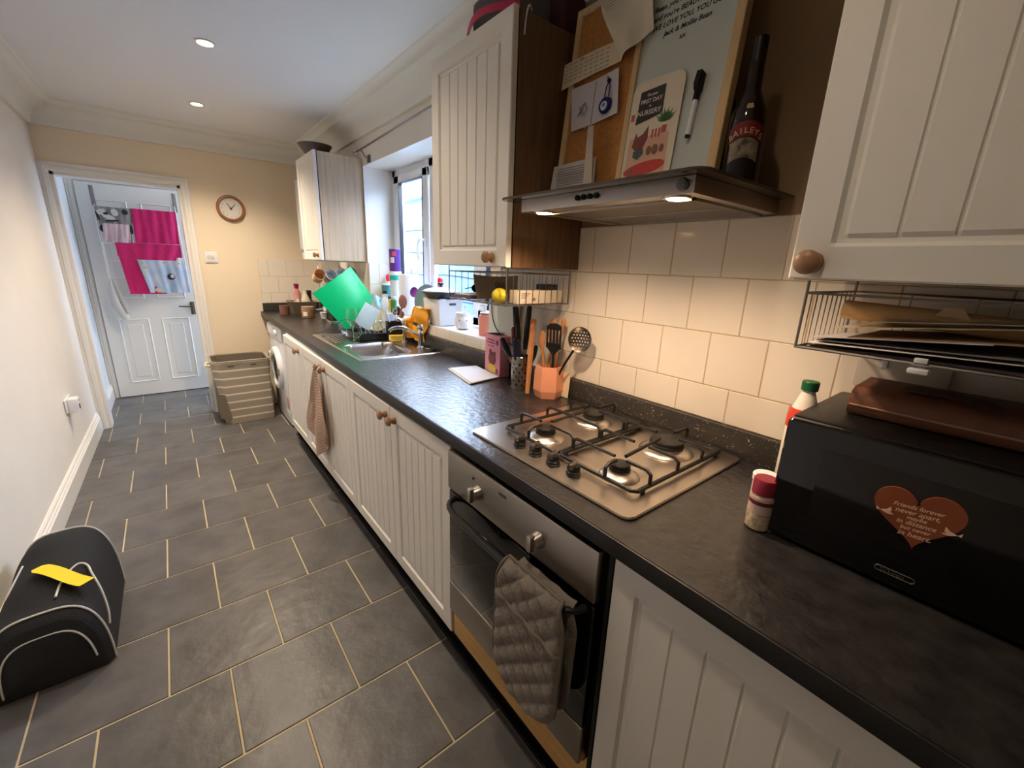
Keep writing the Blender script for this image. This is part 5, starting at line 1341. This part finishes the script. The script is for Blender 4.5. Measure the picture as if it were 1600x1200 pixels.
utensil('fork', 'steel slice leaning right in the black caddy', 'slice', (1.13, 2.57, zc_), (1.150, 2.575, 1.05), .003, chrome, (.016, .024, .002))
tb2 = thing('teal_pouch', 'turquoise and white plastic pouch behind the black caddy', 'pouch', (1.10, 2.78, WT))
obj('pouch', MB().grid(14, 18, lambda u, v: (1.035+.10*u+.03*(1-v)+.006*sin(v*7), 2.78+.012*sin(u*9+v*3), 1.00+.18*v-.05*(u-.3)*v+.0*u), .004), mat('pouch_teal', (70, 190, 200), .3, col2=(214, 226, 234), vs=22), tb2, 60)
wb2 = thing('white_jug', 'white plastic jug standing behind the utensils', 'jug', (1.10, 2.70, WT))
obj('jug', MB().lathe([(.035, .0), (.040, .004), (.046, .15), (.048, .152), (.044, .152), (.038, .008), (0, .006)], (1.115, 2.70, WT+.008), 28), mat('jug_white', (214, 222, 236), .3), wb2)
sp2 = thing('sponge', 'yellow washing-up sponge beside the black caddy', 'sponge', (1.10, 2.52, WT+.006))
obj('sponge', MB().box(-.045, .045, -.03, .03, 0, .030, .008, 3).xf(frameM((1.085, 2.512, WT+.007), (.93, -.2, 0), (.2, .93, 0))), mat('sponge_yellow', (236, 206, 96), .9, bump=.6, bs=160), sp2)
obj('scourer', MB().box(-.045, .045, -.03, .03, .0305, .036, .002).xf(frameM((1.085, 2.512, WT+.007), (.93, -.2, 0), (.2, .93, 0))), mat('sponge_top', (214, 176, 60), .9), sp2)
pgl = thing('sink_plug', 'chrome and black sink plug on the sink corner by the upstand', 'plug', (1.145, 2.14, WT+.007))
obj('plug', MB().lathe([(.018, 0), (.020, .004), (.018, .012), (.006, .014), (0, .015)], (1.135, 2.14, WT+.0075), 20), mat('plug_dark', (60, 58, 58), .3, .6), pgl)
obj('chain', MB().tube([(1.135, 2.14, WT+.021), (1.13, 2.17, WT+.012), (1.12, 2.20, WT+.010), (1.135, 2.225, WT+.012)], .0018, 6, smooth=2), chrome, pgl)

# ------------------------------------------------------------ far corner of the worktop
def lathing(name, label, cat, c, prof, m_, part='body', n=26): 
    o = thing(name, label, cat, c); obj(part, MB().lathe(prof, c, n), m_, o); return o
a1 = lathing('candle_jar', 'small brown candle jar at the far end of the worktop', 'candle', (.775, 4.19, WT+.001), [(.036, 0), (.040, .003), (.041, .085), (.037, .087), (.034, .06), (0, .058)], mat('candle_brown', (116, 80, 70), .25))
obj('wax', MB().lathe([(.034, .0585), (0, .0590)], (.775, 4.19, WT+.001), 20), mat('wax', (150, 110, 96), .6), a1)
wkb = thing('wicker_basket', 'grey-brown wicker basket of bottles at the far end of the worktop', 'basket', (.92, 4.25, WT))
weave = wave('wicker_weave', (140, 126, 104), (98, 86, 68), 60, 2, .9, .5, .2)
traybox(.825, 1.03, 4.12, 4.33, WT+.001, WT+.115, .008, weave, wkb, 'basket', .025)
obj('rim', MB().tube([(.825, 4.12, WT+.115), (1.03, 4.12, WT+.115), (1.03, 4.33, WT+.115), (.825, 4.33, WT+.115)], .006, 6, closed=True), weave, wkb)
a2 = lathing('pink_bottle', 'pink bottle with a dark pink trigger cap in the wicker basket', 'bottle', (.905, 4.27, WT+.012), [(.030, 0), (.032, .004), (.032, .17), (.014, .205), (.013, .215)], mat('bottle_rose', (206, 120, 130), .3))
obj('cap', MB().lathe([(.012, .213), (.018, .222), (.022, .255), (.0, .256)], (.905, 4.27, WT+.012), 20), mat('cap_magenta', (150, 24, 60), .4), a2)
obj('label', MB().lathe([(.0325, .085), (.0325, .155)], (.905, 4.27, WT+.012), 24), mat('label_pale', (200, 160, 150), .5), a2)
a3 = lathing('white_bottle', 'cream detergent bottle in the wicker basket, next to the pink bottle', 'bottle', (.955, 4.19, WT+.012), [(.034, 0), (.038, .005), (.038, .12), (.018, .165), (.015, .17), (.015, .20), (0, .201)], mat('bottle_cream', (206, 196, 172), .35))
a4 = lathing('small_bottle', 'small white bottle at the front of the wicker basket', 'bottle', (.89, 4.175, WT+.012), [(.018, 0), (.020, .003), (.020, .10), (.012, .115), (.012, .13), (0, .131)], mat('bottle_small', (214, 190, 180), .4))
a5 = lathing('black_bottle', 'black-topped bottle at the right of the wicker basket', 'bottle', (.995, 4.24, WT+.012), [(.022, 0), (.024, .003), (.024, .16), (.026, .165), (.026, .20), (0, .202)], mat('bottle_black', (36, 36, 38), .35))
a6 = lathing('glass_candle', 'glass candle with a pale label in front of the wicker basket', 'candle', (.905, 3.93, WT+.001), [(.044, 0), (.050, .004), (.052, .075), (.050, .080), (.049, .076), (.046, .05), (0, .048)], mat('candle_glass', (150, 112, 84), .12))
obj('label', arc_patch((.905, 3.93, WT+.001), .0517, math.atan2(-3.93, -.905)-.8, math.atan2(-3.93, -.905)-.1, .02, .055), paper, a6)
obj('lid', MB().lathe([(.050, .080), (.051, .095), (.046, .098), (0, .098)], (.905, 3.93, WT+.001), 26), mat('lid_glass', (160, 140, 118), .12), a6)
# chrome coffee machine behind the green board
cm = thing('coffee_machine', 'black and chrome coffee machine half hidden by the green board', 'coffee machine', (1.02, 3.55, WT))
obj('housing', MB().box(.965, 1.13, 3.42, 3.66, WT+.03, WT+.25, .01), mat('machine_black', (40, 36, 34), .3), cm)
obj('base', MB().box(.945, 1.13, 3.42, 3.66, WT+.001, WT+.03, .005), chrome, cm)
obj('top_plate', MB().box(.955, 1.13, 3.415, 3.665, WT+.25, WT+.262, .004), chrome, cm)
obj('portafilter', MB().lathe([(.03, 0), (.03, .03), (.02, .035)], (.955, 3.54, WT+.10), 20).tube([(.95, 3.54, WT+.115), (.88, 3.56, WT+.105)], [.008, .010], 8), chrome, cm)
obj('cup', MB().lathe([(.02, .0), (.028, .05), (.026, .05), (0, .01)], (.945, 3.60, WT+.031), 20), white_c, cm)
for (c, r_, h_, lab, m_) in [((1.03, 3.50), .032, .07, 'brown cup on top of the coffee machine', mat('cup_brown', (120, 84, 66), .4)), ((1.04, 3.60), .030, .085, 'pink cup on top of the coffee machine', mat('cup_pink', (206, 150, 140), .4))]:
    lathing('cup', lab, 'cup', (*c, WT+.2625), [(r_*.7, 0), (r_, h_), (r_*.92, h_), (0, .01)], m_)
# mugs hanging under the far cabinet
def make_mug(label, m_, loc, rim=None):
    o = thing('mug', label, 'mug', loc, 'mugs hanging under the far cabinet'); L = Vector(loc)
    # mug lies tilted: opening towards the near side (-y), slightly down
    M_ = frameM(L, (1, 0, 0), (0, .45, .9)) @ Matrix.Rotation(radians(90), 4, 'X')
    prof = [(.030, -.045), (.039, -.043), (.041, .043), (.0375, .043), (.036, -.038), (0, -.039)]
    M2_ = Matrix.Translation(L) @ Matrix.Rotation(radians(68), 4, 'X')
    obj('body', MB().lathe(prof, n=28).xf(M2_), m_, o)
    obj('handle', MB().tube([(0, .036, .028), (0, .066, .022), (0, .070, -.010), (0, .038, -.030)], .0045, 8, smooth=2).xf(M2_), white_c if rim else m_, o)
    if rim: obj('lining', MB().lathe([(.0370, .0425), (.0355, -.036), (0, -.037)], n=28, cap=False).xf(M2_), white_c, o)
    if rim: obj('rim', MB().tube([(.0395*cos(2*pi*i/28), .0395*sin(2*pi*i/28), .0435) for i in range(28)], .0025, 6, closed=True).xf(M2_), white_c, o)
    return o
def check_mat():
    M = mat('mug_check', (226, 200, 160), .3); nt = M.node_tree; N = nt.nodes
    c = N.new('ShaderNodeTexChecker'); c.inputs['Scale'].default_value = 62; c.inputs[1].default_value = lin((232, 206, 166)); c.inputs[2].default_value = lin((30, 26, 28))
    tc = N.new('ShaderNodeTexCoord'); nt.links.new(tc.outputs['Object'], c.inputs[0]); nt.links.new(c.outputs[0], N['Principled BSDF'].inputs['Base Color']); return M
make_mug('checked black and cream mug hanging under the far cabinet', check_mat(), (.965, 3.42, 1.277), True)
make_mug('white mug hanging second from the right under the far cabinet', mat('mug_white', (214, 222, 220), .25), (1.045, 3.42, 1.285), True)
make_mug('cream and orange mug hanging leftmost under the far cabinet', mat('mug_peach', (226, 176, 130), .3), (.895, 3.46, 1.275))
make_mug('pale grey mug hanging nearest the wall under the far cabinet', mat('mug_grey', (190, 196, 190), .3), (1.12, 3.43, 1.29))
mr = thing('mug_rail', 'row of hooks under the far cabinet carrying the mugs', 'hooks', (1.01, 3.45, 1.38))
obj('rail', MB().box(.88, 1.15, 3.452, 3.466, 1.384, 1.391), white_p, mr)
for x in (.895, .965, 1.045, 1.12): obj('hook', MB().tube([(x, 3.459, 1.386), (x, 3.463, 1.352), (x, 3.455, 1.338), (x, 3.445, 1.342)], .0022, 6, smooth=1), white_p, mr)

# ------------------------------------------------------------ on top of the cabinets
pot_ = thing('dark_bowl', 'dark conical bowl on top of the far wall cabinet', 'bowl', (.93, 3.5, 2.094))
obj('bowl', MB().lathe([(.05, 0), (.055, .004), (.115, .085), (.111, .085), (.05, .01), (0, .008)], (.96, 3.52, 2.0935), 24), mat('bowl_dark', (96, 84, 78), .5), pot_)
bgp = thing('handbag', 'grey bag with a pink strap on top of the near wall cabinet', 'bag', (.96, 1.27, 2.094))
obj('bag_body', MB().box(.875, 1.05, 1.16, 1.36, 2.0975, 2.20, .03, 3), mat('bag_grey', (96, 96, 98), .8), bgp, 60)
obj('strap', MB().grid(24, 3, lambda u, v: (.885-.045*sin(pi*u)+.0*v, 1.40-.28*u, 2.098+.020*v+.012*sin(pi*u)), .003), mat('strap_pink', (196, 50, 92), .5), bgp, 60)
mb_ = thing('maroon_bag', 'dark maroon bag on top of the near wall cabinet, by the wall', 'bag', (1.05, 1.2, 2.094))
obj('bag_body', MB().box(.90+.165, 1.17, 1.13, 1.40, 2.0935, 2.22, .02, 3), mat('bag_maroon', (70, 24, 36), .7), mb_, 60)
wcord = thing('white_cable', 'white cable hanging down beside the near wall cabinet door', 'cable', (.87, 1.10, 2.1))
obj('cable', MB().tube([(.93, 1.12, 2.108), (.905, 1.102, 2.110), (.893, 1.099, 2.08), (.889, 1.100, 2.03)], .0025, 6, smooth=2), white_p, wcord)

# ------------------------------------------------------------ airer with towels on the hall door
ai = thing('over_door_airer', 'white wire clothes airer hooked over the hall door', 'airer', (-.13, 5.42, 1.16))
ax0, ax1, ay = -.415, .153, 5.40
f_ = MB()
f_.tube([(ax0, 5.50, 1.80), (ax0, ay, 1.77), (ax0, ay, 1.16), (ax0, 5.50, 1.13)], .005, 8)
f_.tube([(ax1, 5.50, 1.84), (ax1, ay, 1.79), (ax1+.012, ay, 1.10), (ax1, 5.50, 1.08)], .005, 8)
obj('side_frame', f_, white_c, ai)
for z in (1.775, 1.62, 1.472, 1.322, 1.168): obj('rail', MB().tube([(ax0, ay, z), (ax1, ay, z)], .0042, 8), white_c, ai)
for x in (-.418, .16): obj('hook', MB().box(x-.014, x+.014, 5.506, 5.512, 1.79, 1.96, .002), mat('hook_grey', (136, 130, 124), .4), ai)
def towel(name, label, x0b, x1b, x0t, x1t, zb, zt, m_, off=.012, fold=.006, sub=None, cat='towel', back=.12):
    o = thing(name, label, cat, ((x0t+x1t)/2, ay, zt), 'laundry on the door airer')
    y0 = ay-off
    def f(u, v):
        x = (x0t+(x1t-x0t)*u)*(1-v)+(x0b+(x1b-x0b)*u)*v; z = zt-(zt-zb)*v
        return (x, y0-fold*sin(u*17+v*2)*(.3+v)-.004*sin(u*31), z)
    b = obj('front', MB().grid(30, 24, f, .004), m_, o, 70)
    obj('back', MB().grid(16, 10, lambda u, v: (x0t+(x1t-x0t)*u, (y0 if v == 0 else ay+.010+.01*v)+.0, zt+.002-back*v), .003), m_, o, 70)
    return o, f
towel('bath_towel', 'bright pink towel at the top right of the airer', -.178, .145, -.168, .150, 1.487, 1.782, pinkt, .010)
towel('bath_towel', 'second bright pink towel, hanging lower and further left', -.285, -.02, -.324, .148, 1.022, 1.482, pinkt, .022)
ot_, of_ = towel('printed_towel', 'grey towel with a large black and white swirl print, top left of the airer', -.392, -.190, -.412, -.168, 1.560, 1.779, mat('towel_grey', (150, 144, 142), .95, bump=.4, bs=90), .012)
pr = MB()
def blob(cx, cz, rx, rz, a, y): pr.prism([(cx+rx*cos(2*pi*i/18)*cos(a)-rz*sin(2*pi*i/18)*sin(a), cz+rx*cos(2*pi*i/18)*sin(a)+rz*sin(2*pi*i/18)*cos(a)) for i in range(18)], -.001, 'y', y)
pr = MB(); blob(-.375, 1.735, .035, .022, .5, 5.374); blob(-.33, 1.695, .045, .020, -.4, 5.374); blob(-.285, 1.735, .025, .03, .2, 5.374); obj('white_print', pr, mat('towel_ivory', (206, 204, 200), .9), ot_)
pr = MB(); blob(-.345, 1.722, .018, .010, 0, 5.3725); blob(-.40, 1.70, .008, .04, .25, 5.3725); blob(-.31, 1.665, .05, .008, .1, 5.3725); blob(-.215, 1.745, .022, .022, .3, 5.3735); blob(-.195, 1.60, .014, .04, .1, 5.3735); blob(-.385, 1.595, .02, .03, 0, 5.3735); obj('black_print', pr, mat('towel_black', (50, 46, 48), .9), ot_)
towel('face_cloth', 'small pale pink and white cloth over the second rail of the airer', -.387, -.215, -.378, -.198, 1.481, 1.638, mat('cloth_pink', (214, 186, 188), .9, var=.12, vs=9), .030)
oc, _ = towel('child_towel', 'pale blue patterned towel with a dark round motif, lower right of the airer', -.141, .165, -.193, .146, 1.035, 1.334, mat('towel_sky', (158, 186, 214), .95, col2=(206, 206, 216), vs=9), .036)
pr = MB(); blob(.035, 1.185, .030, .030, 0, 5.352); obj('dark_motif', pr, mat('motif_navy', (40, 40, 54), .9), oc)
pr = MB(); blob(.045, 1.190, .015, .018, 0, 5.350); blob(-.075, 1.06, .032, .018, 0, 5.352); obj('pale_motif', pr, mat('motif_cream', (214, 194, 180), .9), oc)
pr = MB(); blob(-.165, 1.31, .014, .014, 0, 5.354); blob(-.150, 1.265, .018, .016, 0, 5.352); blob(-.155, 1.22, .012, .014, 0, 5.352); blob(.10, 1.31, .02, .01, 0, 5.352); blob(.0, 1.315, .016, .009, 0, 5.352); obj('yellow_motifs', pr, mat('motif_yellow', (206, 190, 140), .9), oc)
sk2 = thing('white_tights', 'pair of white tights hanging from the lower left corner of the airer', 'tights', (-.40, 5.39, 1.15), 'laundry on the door airer')
obj('leg', MB().tube([(-.408, ay-.012, 1.168), (-.412, ay-.014, 1.05), (-.400, ay-.016, .92), (-.360, ay-.016, .82), (-.345, ay-.018, .79)], [.008, .026, .034, .03, .022], 10), mat('tights_white', (196, 192, 184), .9), sk2, 70)
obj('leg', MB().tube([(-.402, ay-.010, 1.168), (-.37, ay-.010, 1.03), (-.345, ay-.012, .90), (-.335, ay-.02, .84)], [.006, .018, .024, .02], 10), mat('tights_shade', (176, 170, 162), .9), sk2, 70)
